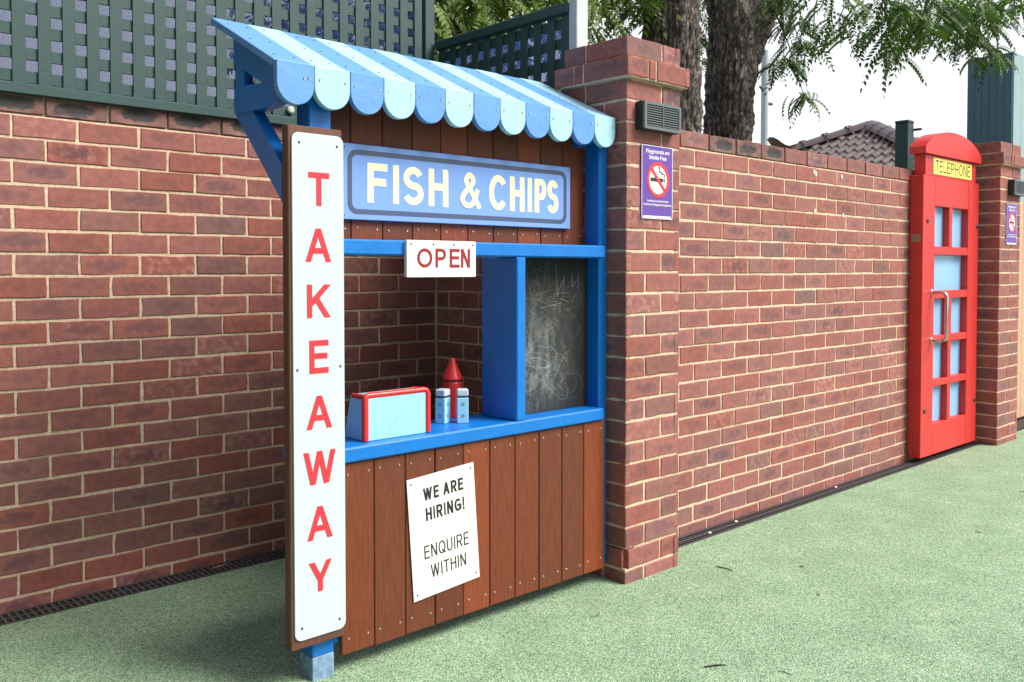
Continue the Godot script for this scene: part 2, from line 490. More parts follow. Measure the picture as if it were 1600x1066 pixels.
# brick with its front face on z = 0, from (0,0) to (w,h), going back d
func brick_mesh(cell: int, w: float, h: float, frog := false, d := 0.03) -> ArrayMesh:
	var key := "%d/%.3f/%.3f/%s" % [cell, w, h, frog]
	if brick_cache.has(key): return brick_cache[key]
	var cx := cell % 4; var cy := cell / 4
	var us := minf(w / 0.23, 1.0)
	var u0 := (cx + 0.5 - 0.5 * us * 0.98) / 4.0; var u1 := (cx + 0.5 + 0.5 * us * 0.98) / 4.0
	var v0 := (cy * 93 + 90.0) / 1024.0; var v1 := (cy * 93 + 3.0) / 1024.0
	var nx := 10 if frog else 4; var ny := 4 if frog else 2
	var b := 0.0028
	var r := RandomNumberGenerator.new(); r.seed = hash(key)
	var g := []
	for j in ny + 1:
		var row := []
		for i in nx + 1:
			var fx := float(i) / nx; var fy := float(j) / ny
			var p := Vector3(lerpf(b, w - b, fx), lerpf(b, h - b, fy), r.randf_range(-0.0008, 0.0008))
			if i == 0 or i == nx: p.x += r.randf_range(-0.0018, 0.0018)
			if j == 0 or j == ny: p.y += r.randf_range(-0.0016, 0.0016)
			if frog:
				var e := pow((fx - 0.5) / 0.36, 2) + pow((fy - 0.45) / 0.42, 2)
				if e < 1.0: p.z -= 0.007 * (1.0 - e * e) + r.randf_range(0, 0.002)
			row.append([p, Vector2(lerpf(u0, u1, fx), lerpf(v0, v1, fy))])
		g.append(row)
	var st := begin()
	for j in ny:
		for i in nx:
			var a = g[j][i]; var c = g[j][i + 1]; var e = g[j + 1][i + 1]; var f = g[j + 1][i]
			triu(st, [a[0], c[0], e[0]], [a[1], c[1], e[1]])
			triu(st, [a[0], e[0], f[0]], [a[1], e[1], f[1]])
	# rim: the border points pushed out by the bevel and back, then the sides
	var border := []
	for i in nx + 1: border.append(g[0][i])
	for j in range(1, ny + 1): border.append(g[j][nx])
	for i in range(nx - 1, -1, -1): border.append(g[ny][i])
	for j in range(ny - 1, 0, -1): border.append(g[j][0])
	var n := border.size()
	var c0 := Vector3(w / 2, h / 2, 0)
	var push := func(p: Vector3) -> Vector3:
		var q := p
		if absf(p.x - c0.x) > w / 2 - b * 1.6: q.x += b * signf(p.x - c0.x)
		if absf(p.y - c0.y) > h / 2 - b * 1.6: q.y += b * signf(p.y - c0.y)
		q.z -= b
		return q
	for i in n:
		var A = border[i]; var B = border[(i + 1) % n]
		var p: Vector3 = push.call(A[0]); var q: Vector3 = push.call(B[0])
		triu(st, [A[0], p, q], [A[1], A[1], B[1]])
		triu(st, [A[0], q, B[0]], [A[1], B[1], B[1]])
		var pb := Vector3(p.x, p.y, -d); var qb := Vector3(q.x, q.y, -d)
		triu(st, [p, pb, qb], [A[1], A[1], B[1]])
		triu(st, [p, qb, q], [A[1], B[1], B[1]])
	st.generate_normals()
	st.generate_tangents()
	var m := st.commit()
	brick_cache[key] = m
	return m

# lay one brick: o is its lower-left front corner, basis turns the wall
func lay(parent: Node3D, o: Vector3, basis: Basis, w: float, h: float, row_grey: float, frog := false, far_st: SurfaceTool = null) -> void:
	var cell := rng.randi() % 40
	if frog: cell = 40 + rng.randi() % 4
	var mesh := brick_mesh(cell, w, h, frog)
	var pick := rng.randf()
	var m: Material = M.brick_a
	if pick < row_grey: m = M.brick_grey
	elif pick < row_grey + 0.3: m = M.brick_b
	elif pick < row_grey + 0.5: m = M.brick_c
	var xf := Transform3D(basis, o + basis * Vector3(rng.randf_range(-0.0012, 0.0012), rng.randf_range(-0.0012, 0.0012), rng.randf_range(-0.0016, 0.0016)))
	xf.basis = basis * Basis.from_euler(Vector3(rng.randf_range(-0.008, 0.008), rng.randf_range(-0.004, 0.004), rng.randf_range(-0.004, 0.004)))
	if rng.randf() < 0.5 and not frog:
		xf = xf * Transform3D(Basis(Vector3.BACK, PI), Vector3(w, h, 0))
	if far_st:
		far_st.append_from(mesh, 0, xf)
	else:
		obj("brick", mesh, m, parent, xf)

# a run of stretcher bond from a0 to a1 along the wall, origin row heights from the function bed(row)
func bond(parent: Node3D, origin: Vector3, basis: Basis, length: float, phase: float, rows: Array, top_y: float, course: float, grey: Callable, frog_row := -99, limit := 1e9) -> void:
	var j := 0.0102
	var far := begin()
	var has_far := false
	for row in rows:
		var y: float = top_y - (row + 0) * course
		var shift := phase + (UNIT * 0.5 if posmod(row, 2) == 0 else 0.0)
		var x = shift - UNIT * ceil(shift / UNIT)
		while x < length - 0.005:
			var x0 := maxf(x, 0.0) + (j * 0.5 if x > 0.001 else 0.0)
			var x1 := minf(x + UNIT, length) - (j * 0.5 if x + UNIT < length - 0.001 else 0.0)
			if x1 - x0 > 0.012:
				var far_one := x0 > limit
				has_far = has_far or far_one
				lay(parent, origin + basis * Vector3(x0, y + j * 0.5, 0), basis, x1 - x0, course - j, grey.call(row), row == frog_row and x1 - x0 > 0.2 and rng.randf() < (0.9 if origin.z < 1.0 and parent.position.x < 1.0 else 0.35), far if far_one else null)
			x += UNIT
	if has_far:
		var o := obj("bricks", far.commit(), M.brick_a, parent)
		stuff(o)

func low_grey(row: int) -> float:
	if row <= 0: return 0.55
	if row >= 20: return 0.6
	if row >= 17: return 0.5
	return 0.1

# square pillar of one and a half bricks with a two-course cap
func pillar(called: String, label: String, x0: float, z1: float, side: float, base: float, course: float, group: String, chipped := false) -> Node3D:
	var t := thing(called, label, "pillar", Vector3(x0 + side / 2, 0, z1 - side / 2), group)
	var off := -t.position
	var j := 0.0102
	var core := begin()
	var zz := z1 - side
	add_box(core, Vector3(x0 + 0.004, base + course, zz + 0.004) + off, Vector3(x0 + side - 0.004, base + course * 23, z1 - 0.004) + off, 0.001)
	add_box(core, Vector3(x0 - 0.024, base + course * 23, zz - 0.024) + off, Vector3(x0 + side + 0.024, base + course * 24 - 0.004, z1 + 0.024) + off, 0.001)
	add_box(core, Vector3(x0 + 0.006, base + course * 24 - 0.004, zz + 0.006) + off, Vector3(x0 + side - 0.006, base + course * 25 - 0.008, z1 - 0.006) + off, 0.001)
	add_box(core, Vector3(x0 + 0.004, -0.05, zz + 0.004) + off, Vector3(x0 + side - 0.004, base + 0.004, z1 - 0.004) + off, 0.001)
	var ci := 0.034 if chipped else 0.004
	add_box(core, Vector3(x0 + ci, base + 0.004, zz + 0.004) + off, Vector3(x0 + side - 0.004, base + course, z1 - ci) + off, 0.001)
	if chipped: add_box(core, Vector3(x0 + 0.06, base + 0.004, zz + 0.005) + off, Vector3(x0 + side - 0.005, base + course, z1 - 0.005) + off, 0.001)
	obj("mortar", done(core), M.mortar, t)
	var faces := [
		[Vector3(x0, 0, z1), Basis()],
		[Vector3(x0, 0, zz), Basis(Vector3.UP, -PI / 2)],
		[Vector3(x0 + side, 0, z1), Basis(Vector3.UP, PI / 2)],
		[Vector3(x0 + side, 0, zz), Basis(Vector3.UP, PI)]]
	for f in 4:
		for row in range(-1, 25):
			var y := base + course * row
			var pts := []
			var h := course - j
			var e := 0.03 if row == 23 else 0.0
			var L := side + 2 * e
			# corner bricks alternate: a stretcher end and a header end
			var odd := posmod(row + f, 2) == 0
			if row == 23:
				pts = [[0.0, L * 0.33], [L * 0.33, L * 0.455], [L * 0.455, L]] if f != 1 else [[0.0, L * 0.27], [L * 0.27, L * 0.40], [L * 0.40, L]]
			elif odd: pts = [[0.0, 0.235], [0.235, L]]
			else: pts = [[0.0, L - 0.235], [L - 0.235, L]]
			for q in pts:
				var s0: float = q[0] + (j * 0.5 if q[0] > 0.001 else 0.0)
				var s1: float = q[1] - (j * 0.5 if q[1] < L - 0.001 else 0.0)
				var bs: Basis = faces[f][1]
				var o: Vector3 = faces[f][0] + bs * Vector3(s0 - e, 0, e) + Vector3(0, y + j * 0.5, 0)
				if row == -1: h = course - j
				if chipped and row == 0 and f == 0 and q[0] < 0.001:
					o += Vector3(0.018, 0, 0); s1 -= 0.018
				if chipped and row == 0 and f == 1 and q[1] > L - 0.001:
					s1 -= 0.02
				var gr := 0.3 if row < 3 else (0.25 if row > 21 else 0.1)
				lay(t, o + off, bs, s1 - s0, h, gr)
	if chipped:
		# broken corner: rough red clay core
		var st := begin()
		var y0 := base + 0.006; var hh := course - 0.012
		var grid := []
		for a in 6:
			var rowv := []
			for b in 6:
				var fa := a / 5.0; var fb := b / 5.0
				var p := Vector3(x0 - 0.002 + 0.03 * fb, y0 + hh * fa, z1 - 0.03 + 0.03 * fb)
				var dent := sin(fb * PI) * 0.004 * (0.4 + fa * 0.8)
				p += Vector3(dent, 0, -dent) * (0.6 + rng.randf() * 0.7) + Vector3(rng.randf_range(-1, 1), 0, rng.randf_range(-1, 1)) * 0.002
				rowv.append(p + off)
			grid.append(rowv)
		for a in 5:
			for b in 5:
				quad(st, grid[a][b], grid[a][b + 1], grid[a + 1][b + 1], grid[a + 1][b])
		obj("broken_corner", done(st), paint(srgb(158, 66, 42), 0.95, M.mortar.albedo_texture, Vector3(9, 9, 9)), t)
	return t

# ---------------------------------------------------------------- text
func text(parent: Node3D, s: String, called: String, m: Material, x0: float, x1: float, y0: float, y1: float, z: float, bold := true, depth := 0.0015) -> MeshInstance3D:
	var f := SystemFont.new()
	f.font_names = PackedStringArray(["Droid Sans"])
	f.font_weight = 700 if bold else 400
	var tm := TextMesh.new()
	tm.text = s
	tm.font = f
	tm.font_size = 96
	tm.pixel_size = 0.01
	tm.depth = 0.02
	tm.curve_step = 1.0
	var bb := tm.get_aabb()
	var sx := (x1 - x0) / bb.size.x; var sy := (y1 - y0) / bb.size.y
	var o := obj(called, tm, m, parent)
	o.scale = Vector3(sx, sy, depth / 0.02)
	o.position = Vector3(x0 - bb.position.x * sx, y0 - bb.position.y * sy, z + depth / 2)
	return o

# plain grotesque capitals drawn as strokes, cut square at the box of each letter
func arc(cx: float, cy: float, rx: float, ry: float, a0: float, a1: float, n := 14) -> Array:
	var p := []
	for i in n + 1:
		var a := deg_to_rad(lerpf(a0, a1, float(i) / n))
		p.append(Vector2(cx + rx * cos(a), cy + ry * sin(a)))
	return p

func glyph(c: String) -> Array:
	var V := func(a: Array) -> Array:
		var o := []
		for i in range(0, a.size(), 2): o.append(Vector2(a[i], a[i + 1]))
		return o
	match c:
		"T": return [V.call([0, 1, 1, 1]), V.call([.5, 1, .5, 0])]
		"A": return [V.call([0, 0, .5, 1]), V.call([.5, 1, 1, 0]), V.call([.2, .30, .8, .30])]
		"K": return [V.call([0, 0, 0, 1]), V.call([1, 1, .12, .43]), V.call([.36, .60, 1, 0])]
		"E": return [V.call([0, 0, 0, 1]), V.call([0, 1, 1, 1]), V.call([0, .53, .92, .53]), V.call([0, 0, 1, 0])]
		"F": return [V.call([0, 0, 0, 1]), V.call([0, 1, 1, 1]), V.call([0, .53, .9, .53])]
		"L": return [V.call([0, 0, 0, 1]), V.call([0, 0, 1, 0])]
		"W": return [V.call([0, 1, .25, 0]), V.call([.25, 0, .5, 1]), V.call([.5, 1, .75, 0]), V.call([.75, 0, 1, 1])]
		"Y": return [V.call([0, 1, .5, .42]), V.call([1, 1, .5, .42]), V.call([.5, .46, .5, 0])]
		"I": return [V.call([.5, 0, .5, 1])]
		"H": return [V.call([0, 0, 0, 1]), V.call([1, 0, 1, 1]), V.call([0, .53, 1, .53])]
		"N": return [V.call([0, 0, 0, 1]), V.call([1, 0, 1, 1]), V.call([0, 1, 1, 0])]
		"P", "R":
			var b := [Vector2(0, 1)] + arc(.6, .73, .4, .27, 90, -90) + [Vector2(0, .46)]
			var o := [V.call([0, 0, 0, 1]), b]
			if c == "R": o.append(V.call([.52, .46, 1, 0]))
			return o
		"O", "Q":
			var o := [arc(.5, .5, .5, .5, 90, 270, 18), arc(.5, .5, .5, .5, -90, 90, 18)]
			if c == "Q": o.append(V.call([.58, .26, 1, -.02]))
			return o
		"C": return [arc(.54, .5, .54, .5, 38, 322, 24)]
		"G": return [arc(.5, .5, .5, .5, 42, 330, 24), V.call([.55, .46, 1, .46]), V.call([1, .46, 1, .1])]
		"U": return [[Vector2(0, 1)] + arc(.5, .34, .5, .34, 180, 360, 16) + [Vector2(1, 1)]]
		"S": return [arc(.5, .755, .47, .245, 20, 250, 14) + [Vector2(.5, .5)] + arc(.5, .255, .5, .255, 68, -160, 14)]
		"&":
			var cv := Curve2D.new()
			var k: Array = V.call([1, 0, .64, .38, .32, .68, .24, .85, .44, 1, .66, .86, .54, .66, .2, .46, 0, .24, .12, .06, .38, 0, .66, .12, .88, .46])
			for i in k.size():
				var t: Vector2 = (k[mini(i + 1, k.size() - 1)] - k[maxi(i - 1, 0)]) * 0.17
				cv.add_point(k[i], -t, t)
			return [Array(cv.tessellate(3, 6))]
		"!": return [V.call([.5, 1, .5, .3]), V.call([.5, .0, .5, .06])]
	return []

func add_glyph(st: SurfaceTool, c: String, x0: float, x1: float, y0: float, y1: float, z: float, t: float, depth: float) -> void:
	var lo := Vector2(x0 + t / 2, y0 + t / 2); var sz := Vector2(x1 - x0 - t, y1 - y0 - t)
	var clip := PackedVector2Array([Vector2(x0, y0), Vector2(x1, y0), Vector2(x1, y1), Vector2(x0, y1)])
	var nth := 0
	for path in glyph(c):
		var p := []
		for q in path: p.append(lo + Vector2(q.x * sz.x, q.y * sz.y))
		var n := p.size()
		# slanted strokes run to the very top and bottom of the box and are cut level there
		var slanted: bool = n == 2 and c in ["A", "K", "W", "Y", "N", "R"] and absf(p[1].x - p[0].x) > 0.001 and absf(p[1].y - p[0].y) > 0.3 * sz.y
		if slanted:
			for e in 2:
				if absf(path[e].y) < 0.01: p[e].y = y0
				elif absf(path[e].y - 1.0) < 0.01: p[e].y = y1
		var d0: Vector2 = (p[1] - p[0]).normalized(); var d1: Vector2 = (p[n - 1] - p[n - 2]).normalized()
		if n == 2 or c == "&":
			if c != "Y":
				p[0] -= d0 * t * 0.5; p[n - 1] += d1 * t * 0.5
			elif absf(d0.x) > 0.05:
				p[0] -= d0 * t * 1.1
		elif c in ["P", "R", "U"]:
			p[0] -= d0 * t * 0.5; p[n - 1] += d1 * t * 0.5
		var z1 := z + nth * 0.00006
		# straight pieces of curves are laid one by one, so that loops stay open
		var L := []; var R := []
		for i in n:
			var a: Vector2 = p[maxi(i - 1, 0)]; var b: Vector2 = p[mini(i + 1, n - 1)]
			var nr := (b - a).normalized().orthogonal()
			L.append(p[i] + nr * t * 0.5); R.append(p[i] - nr * t * 0.5)
		for i in n - 1:
			var poly := PackedVector2Array([L[i], R[i], R[i + 1], L[i + 1]])
			var cut := clip
			if slanted: cut = PackedVector2Array([Vector2(x0 - t, y0), Vector2(x1 + t, y0), Vector2(x1 + t, y1), Vector2(x0 - t, y1)])
			for piece in Geometry2D.intersect_polygons(poly, cut):
				if piece.size() >= 3:
					add_prism(st, piece, Vector3(0, 0, z1 + (i * 0.00002 if c == "&" else 0.0)), Vector3.RIGHT, Vector3.UP, Vector3.BACK, depth, 0.0)
		nth += 1

func letter(parent: Node3D, c: String, m: Material, x0: float, x1: float, y0: float, y1: float, z: float, t: float, depth := 0.0012) -> void:
	var st := begin()
	add_glyph(st, c, x0, x1, y0, y1, z, t, depth)
	obj("letter", done(st), m, parent)

func word(parent: Node3D, s: String, called: String, m: Material, x0: float, x1: float, y0: float, y1: float, z: float, t: float, depth := 0.0008, gap := 0.22) -> void:
	var wd := {"A": 0.95, "E": 0.78, "F": 0.72, "G": 1.0, "H": 0.86, "I": 0.22, "L": 0.7, "N": 0.88, "O": 1.02, "P": 0.8, "Q": 1.04, "R": 0.88, "S": 0.84, "T": 0.82, "U": 0.86, "W": 1.3, "!": 0.22, " ": 0.2}
	var total := -gap
	for c in s: total += wd[c] + gap
	var k := (x1 - x0) / total
	var st := begin()
	var x := x0
	for c in s:
		if c != " ": add_glyph(st, c, x, x + wd[c] * k, y0, y1, z, minf(t, wd[c] * k), depth)
		x += (wd[c] + gap) * k
	obj(called, done(st), m, parent)

# ---------------------------------------------------------------- plants
func frond_mesh(droop: float, pairs: int, length: float) -> ArrayMesh:
	var st := begin()
	var col := Color(1, 1, 1)
	var P := func(t: float) -> Vector3:
		return Vector3(0, length * (t - droop * 0.25 * t * t), -droop * length * t * t * 0.75)
	st.set_color(Color(0.55, 0.6, 0.4))
	for i in 4:
		var a: Vector3 = P.call(i / 4.0); var b: Vector3 = P.call((i + 1) / 4.0)
		var w := Vector3(0.0016, 0, 0)
		quad(st, a - w, a + w, b + w, b - w)
	for i in pairs + 1:
		var t := 0.18 + 0.82 * i / pairs
		var a: Vector3 = P.call(t)
		var tang: Vector3 = ((P.call(minf(t + 0.05, 1.1)) as Vector3) - a).normalized()
		var l := length * 0.19 * (1.0 - 0.35 * absf(t - 0.5))
		for s in ([-1.0, 1.0] if i < pairs else [0.0]):
			var dir := (tang * 0.62 + Vector3(s, 0, 0) * 0.8 + Vector3(0, 0, -0.16)).normalized()
			if s == 0.0: dir = tang
			var side := dir.cross(Vector3(0, 0, 1)).normalized() * l * 0.25
			var up := Vector3(0, 0, 0.004)
			var m1 := a + dir * l * 0.4
			var tip := a + dir * l + Vector3(0, 0, -0.12 * l)
			var base := a + dir * l * 0.06
			tri(st, base, m1 + side, m1 + up)
			tri(st, base, m1 + up, m1 - side)
			tri(st, m1 + side, tip, m1 + up)
			tri(st, m1 + up, tip, m1 - side)
	st.generate_normals()
	return st.commit()

# fronds: list of [centre, spread, count]; one MultiMesh
func foliage(parent: Node3D, clusters: Array, tone: Color, tone2: Color, length: float, seed_: int, hang := 0.8) -> void:
	var r := RandomNumberGenerator.new(); r.seed = seed_
	for v in 2:
		var mm := MultiMesh.new()
		mm.transform_format = MultiMesh.TRANSFORM_3D
		mm.use_colors = true
		mm.mesh = frond_mesh([0.55, 0.9][v], [9, 7][v], 1.0)
		var xs := []
		for c in clusters:
			for i in ceili(c[2] * (0.6 if v == 0 else 0.4)):
				var p: Vector3 = c[0] + Vector3(r.randfn(), r.randfn() * 0.6, r.randfn()) * float(c[1]) * 0.6
				var yaw := r.randf() * TAU
				var dir := Vector3(cos(yaw), -hang * r.randf_range(0.3, 1.6) + 0.2, sin(yaw)).normalized()
				var up := (Vector3.UP - dir * dir.dot(Vector3.UP)).normalized()
				up = up.rotated(dir, r.randf_range(-0.7, 0.7))
				var x: Vector3 = dir.cross(up).normalized()
				var s := length * r.randf_range(0.65, 1.15)
				xs.append([Transform3D(Basis(x, dir, up) * s, p - parent.position), tone.lerp(tone2, r.randf()) * r.randf_range(0.7, 1.2)])
		mm.instance_count = xs.size()
		for i in xs.size():
			mm.set_instance_transform(i, xs[i][0])
			mm.set_instance_color(i, xs[i][1])
		var o := MultiMeshInstance3D.new()
		o.name = "leaves" if v == 0 else "leaves_001"
		o.multimesh = mm
		o.material_override = M.leaf
		parent.add_child(o, true)
		stuff(o)

# trunk or limb with deep bark fissures
func bark_tube(path: Array, radii: Array, segs: int, rings: int, seed_: int, deep := 0.055) -> ArrayMesh:
	var n := FastNoiseLite.new(); n.seed = seed_; n.frequency = 1.0; n.fractal_type = FastNoiseLite.FRACTAL_RIDGED; n.fractal_octaves = 3
	var n2 := FastNoiseLite.new(); n2.seed = seed_ + 1; n2.frequency = 1.0
	var st := SurfaceTool.new()
	st.begin(Mesh.PRIMITIVE_TRIANGLES)
	st.set_smooth_group(0)
	var cv := Curve3D.new()
	for i in path.size():
		var prev: Vector3 = path[maxi(i - 1, 0)]; var next: Vector3 = path[mini(i + 1, path.size() - 1)]
		var t := (next - prev) * 0.16
		cv.add_point(path[i], -t, t)
	var L := cv.get_baked_length()
	for j in rings + 1:
		var f := float(j) / rings
		var p := cv.sample_baked(L * f, true)
		var d := (cv.sample_baked(minf(L * f + 0.03, L), true) - cv.sample_baked(maxf(L * f - 0.03, 0), true)).normalized()
		var u := d.cross(Vector3(0, 0, 1)).normalized()
		var v := u.cross(d).normalized()
		var ri := f * (radii.size() - 1)
		var r := lerpf(radii[int(ri)], radii[mini(int(ri) + 1, radii.size() - 1)], ri - int(ri))
		for k in segs + 1:
			var a := TAU * (k % segs) / segs
			var e := u * cos(a) + v * sin(a)
			var q := Vector3(cos(a) * 5.0, L * f * 1.7 + sin(a * 2.0) * 0.3, sin(a) * 5.0)
			var h := n.get_noise_3d(q.x, q.y, q.z) * 0.5 + n2.get_noise_3d(q.x * 4.0, q.y * 2.5, q.z * 4.0) * 0.25
			var w := n2.get_noise_3d(cos(a) * 0.8, L * f * 0.9, sin(a) * 0.8) * r * 0.2
			st.add_vertex(p + e * (r + w + h * deep * 2.0))
	for j in rings:
		for k in segs:
			var a := j * (segs + 1) + k
			var b := a + segs + 1
			for i in [a, b, a + 1, a + 1, b, b + 1]: st.add_index(i)
	st.generate_normals()
	return st.commit()

func lattice(t: Node3D, x0: float, x1: float, y0: float, y1: float, ph: float, py: float, mv: Material) -> void:
	# local frame: x along the fence, z = 0 its face; laths stand in front, bars lie behind
	var lath := box(Vector3(-0.0245, y0, -0.008), Vector3(0.0240, y1, 0.0), 0.0015)
	var lath2 := box(Vector3(-0.0240, y0, -0.0075), Vector3(0.0248, y1, 0.001), 0.0015)
	var x := x0 + ph
	var k := 0
	while x < x1:
		obj("lath", lath if k % 2 == 0 else lath2, mv, t, at(Vector3(x, 0, 0)))
		x += 0.0905; k += 1
	var bar := box(Vector3(x0, -0.0235, -0.017), Vector3(x1, 0.0235, -0.0085), 0.0015)
	var y := y0 + py
	while y < y1 - 0.02:
		obj("cross_bar", bar, mv, t, at(Vector3(0, y, 0)))
		y += 0.0895

func vent(label: String, x0: float, y0: float, w: float, h: float, z: float) -> void:
	var t := thing("wall_vent", label, "vent", Vector3(x0, y0, z), "dark plastic vents on the brick pillars")
	var d := 0.048
	var st := begin()
	add_prism(st, rounded(0, 0, w, h, 0.008, 3), Vector3.ZERO, Vector3.RIGHT, Vector3.UP, Vector3.BACK, d - 0.012, 0.0)
	obj("housing", done(st), M.black_plastic, t)
	var o := rounded(0.002, 0.002, w - 0.002, h - 0.002, 0.008, 3)
	var i := rounded(0.016, 0.014, w - 0.016, h - 0.014, 0.005, 3)
	obj("rim", ring(o, i, d - 0.012, 0.012), M.vent, t)
	for k in 9:
		var y := 0.02 + (h - 0.04) * k / 8.0
		var s := begin()
		add_box(s, Vector3(0.012, -0.0024, -0.005), Vector3(w - 0.012, 0.0024, 0.005), 0.001)
		obj("slat", done(s), M.vent, t, Transform3D(Basis(Vector3.RIGHT, 0.5), Vector3(0, y, d - 0.006)))
	obj("mullion", box(Vector3(w / 2 - 0.003, 0.012, d - 0.008), Vector3(w / 2 + 0.003, h - 0.012, d + 0.001), 0.001), M.vent, t)

func smoke_sign(label: String, x0: float, y0: float, z: float) -> void:
	var w := 0.213; var h := 0.313
	var t := thing("no_smoking_sign", label, "sign", Vector3(x0, y0, z), "purple smoke free signs on the brick pillars")
	obj("plate", prism(rounded(0, 0, w, h, 0.006, 4), Vector3.ZERO, 0.004, 0.0006), M.purple, t)
	obj("border", ring(rounded(0.001, 0.001, w - 0.001, h - 0.001, 0.006, 4), rounded(0.004, 0.004, w - 0.004, h - 0.004, 0.004, 4), 0.004, 0.0005), M.white, t)
	obj("foot_strip", box(Vector3(0.012, 0.006, 0.004), Vector3(w - 0.012, 0.014, 0.0048), 0.0002), M.white, t)
	var cy := 0.168; var cx := w * 0.52; var r := 0.076
	obj("disc", prism(circle(cx, cy, r, 32), Vector3(0, 0, 0.004), 0.0006), M.white, t)
	# cigarette
	obj("cigarette", box(Vector3(cx - 0.052, cy - 0.008, 0.0046), Vector3(cx + 0.034, cy + 0.008, 0.0052), 0.0002), M.ink, t)
	obj("cigarette_tip", box(Vector3(cx + 0.038, cy - 0.008, 0.0046), Vector3(cx + 0.046, cy + 0.008, 0.0052), 0.0002), M.dark_screw, t)
	var sm := begin()
	var pts := [Vector2(0.044, 0.012), Vector2(0.046, 0.022), Vector2(0.036, 0.028), Vector2(0.024, 0.026), Vector2(0.022, 0.036), Vector2(0.012, 0.034), Vector2(0.006, 0.042), Vector2(0.012, 0.052), Vector2(0.002, 0.056)]
	for i in pts.size() - 1:
		var a: Vector2 = pts[i] + Vector2(cx, cy); var b: Vector2 = pts[i + 1] + Vector2(cx, cy)
		var nrm := (b - a).orthogonal().normalized() * 0.0026
		var z0 := 0.0052
		quad(sm, Vector3(a.x + nrm.x, a.y + nrm.y, z0), Vector3(b.x + nrm.x, b.y + nrm.y, z0), Vector3(b.x - nrm.x, b.y - nrm.y, z0), Vector3(a.x - nrm.x, a.y - nrm.y, z0))
	obj("smoke_wisp", done(sm), M.ink, t)
	obj("red_ring", ring(circle(cx, cy, r, 40), circle(cx, cy, r * 0.80, 40), 0.0046, 0.0010), M.sign_red, t)
	var bar := obj("red_bar", box(Vector3(-r * 0.84, -0.0075, 0), Vector3(r * 0.84, 0.0075, 0.0008), 0.0002), M.sign_red, t)
	bar.transform = Transform3D(Basis(Vector3.BACK, -PI / 4), Vector3(cx, cy, 0.0054))
	text(t, "Playgrounds are", "lettering", M.white, 0.03, w - 0.025, 0.274, 0.297, 0.004, true, 0.0006)
	text(t, "Smoke Free", "lettering", M.white, 0.05, w - 0.045, 0.253, 0.272, 0.004, true, 0.0006)
	text(t, "Smoking is banned within", "lettering", M.white, 0.038, w - 0.03, 0.071, 0.082, 0.004, true, 0.0006)
	text(t, "10 metres of playground equipment", "lettering", M.white, 0.012, w - 0.01, 0.055, 0.067, 0.004, true, 0.0006)

func drain(label: String, x0: float, x1: float, z0: float, z1: float) -> void:
	var t := thing("drain_channel", label, "drain", Vector3((x0 + x1) / 2, 0, (z0 + z1) / 2), "grated drains along the foot of the walls")
	var L := (x1 - x0) / 2; var W := (z1 - z0) / 2
	obj("trough", box(Vector3(-L, -0.05, -W), Vector3(L, -0.034, W), 0.001), M.dirt, t)
	for q in [[-W, -W + 0.010], [-0.005, 0.005], [W - 0.012, W]]:
		obj("rail", box(Vector3(-L, -0.034, q[0]), Vector3(L, 0.003, q[1]), 0.002), M.black_plastic, t)
	var st := begin()
	var x := -L + 0.01
	while x < L:
		add_box(st, Vector3(x - 0.0042, -0.003, -W + 0.010), Vector3(x + 0.0042, 0.0025, -0.005), 0.001)
		add_box(st, Vector3(x - 0.0042, -0.003, 0.005), Vector3(x + 0.0042, 0.0025, W - 0.012), 0.001)
		x += 0.0255
	stuff(obj("grate_bars", done(st), M.grate, t))

# ---------------------------------------------------------------- the scene
func _ready() -> void:
	rng.seed = 77
	# camera
	var cam := Camera3D.new()
	cam.name = "camera"
	add_child(cam)
	cam.position = Vector3(-1.6923, 1.3213, 3.8318)
	cam.rotation = Vector3(-0.02821, -0.74345, -0.00018)
	cam.keep_aspect = Camera3D.KEEP_HEIGHT
	cam.set_frustum(0.076058, Vector2(0, -0.0051606), 0.1, 400.0)
	# sky and sun: bright, thinly overcast
	var env := Environment.new()
	env.background_mode = Environment.BG_SKY
	var sky := Sky.new()
	var sm := ProceduralSkyMaterial.new()
	sm.sky_top_color = srgb(136, 160, 196)
	sm.sky_horizon_color = srgb(254, 254, 255)
	sm.sky_curve = 1.0
	sm.ground_bottom_color = srgb(120, 130, 120)
	sm.ground_horizon_color = srgb(200, 205, 205)
	sm.sky_energy_multiplier = 1.0
	sm.sun_angle_max = 1.0
	sky.sky_material = sm
	env.sky = sky
	env.tonemap_mode = Environment.TONE_MAPPER_LINEAR
	env.tonemap_exposure = 1.22
	env.sdfgi_enabled = true
	env.ssao_enabled = true
	env.ssil_enabled = true
	var we := WorldEnvironment.new()
	we.name = "world"
	we.environment = env
	add_child(we)
	var sun := DirectionalLight3D.new()
	sun.name = "sun"
	add_child(sun)
	sun.look_at_from_position(Vector3(0.56, 1.06, 0.82) * 10.0, Vector3.ZERO)
	sun.light_energy = 1.5
	sun.light_color = Color(1.0, 0.965, 0.91)
	sun.light_angular_distance = 30.0
	sun.shadow_enabled = true

	make_materials()
	build_setting()
	build_stall()
	build_goods()
	build_telephone()
	build_fences()
	build_background()
	build_small()
	build_hedge()

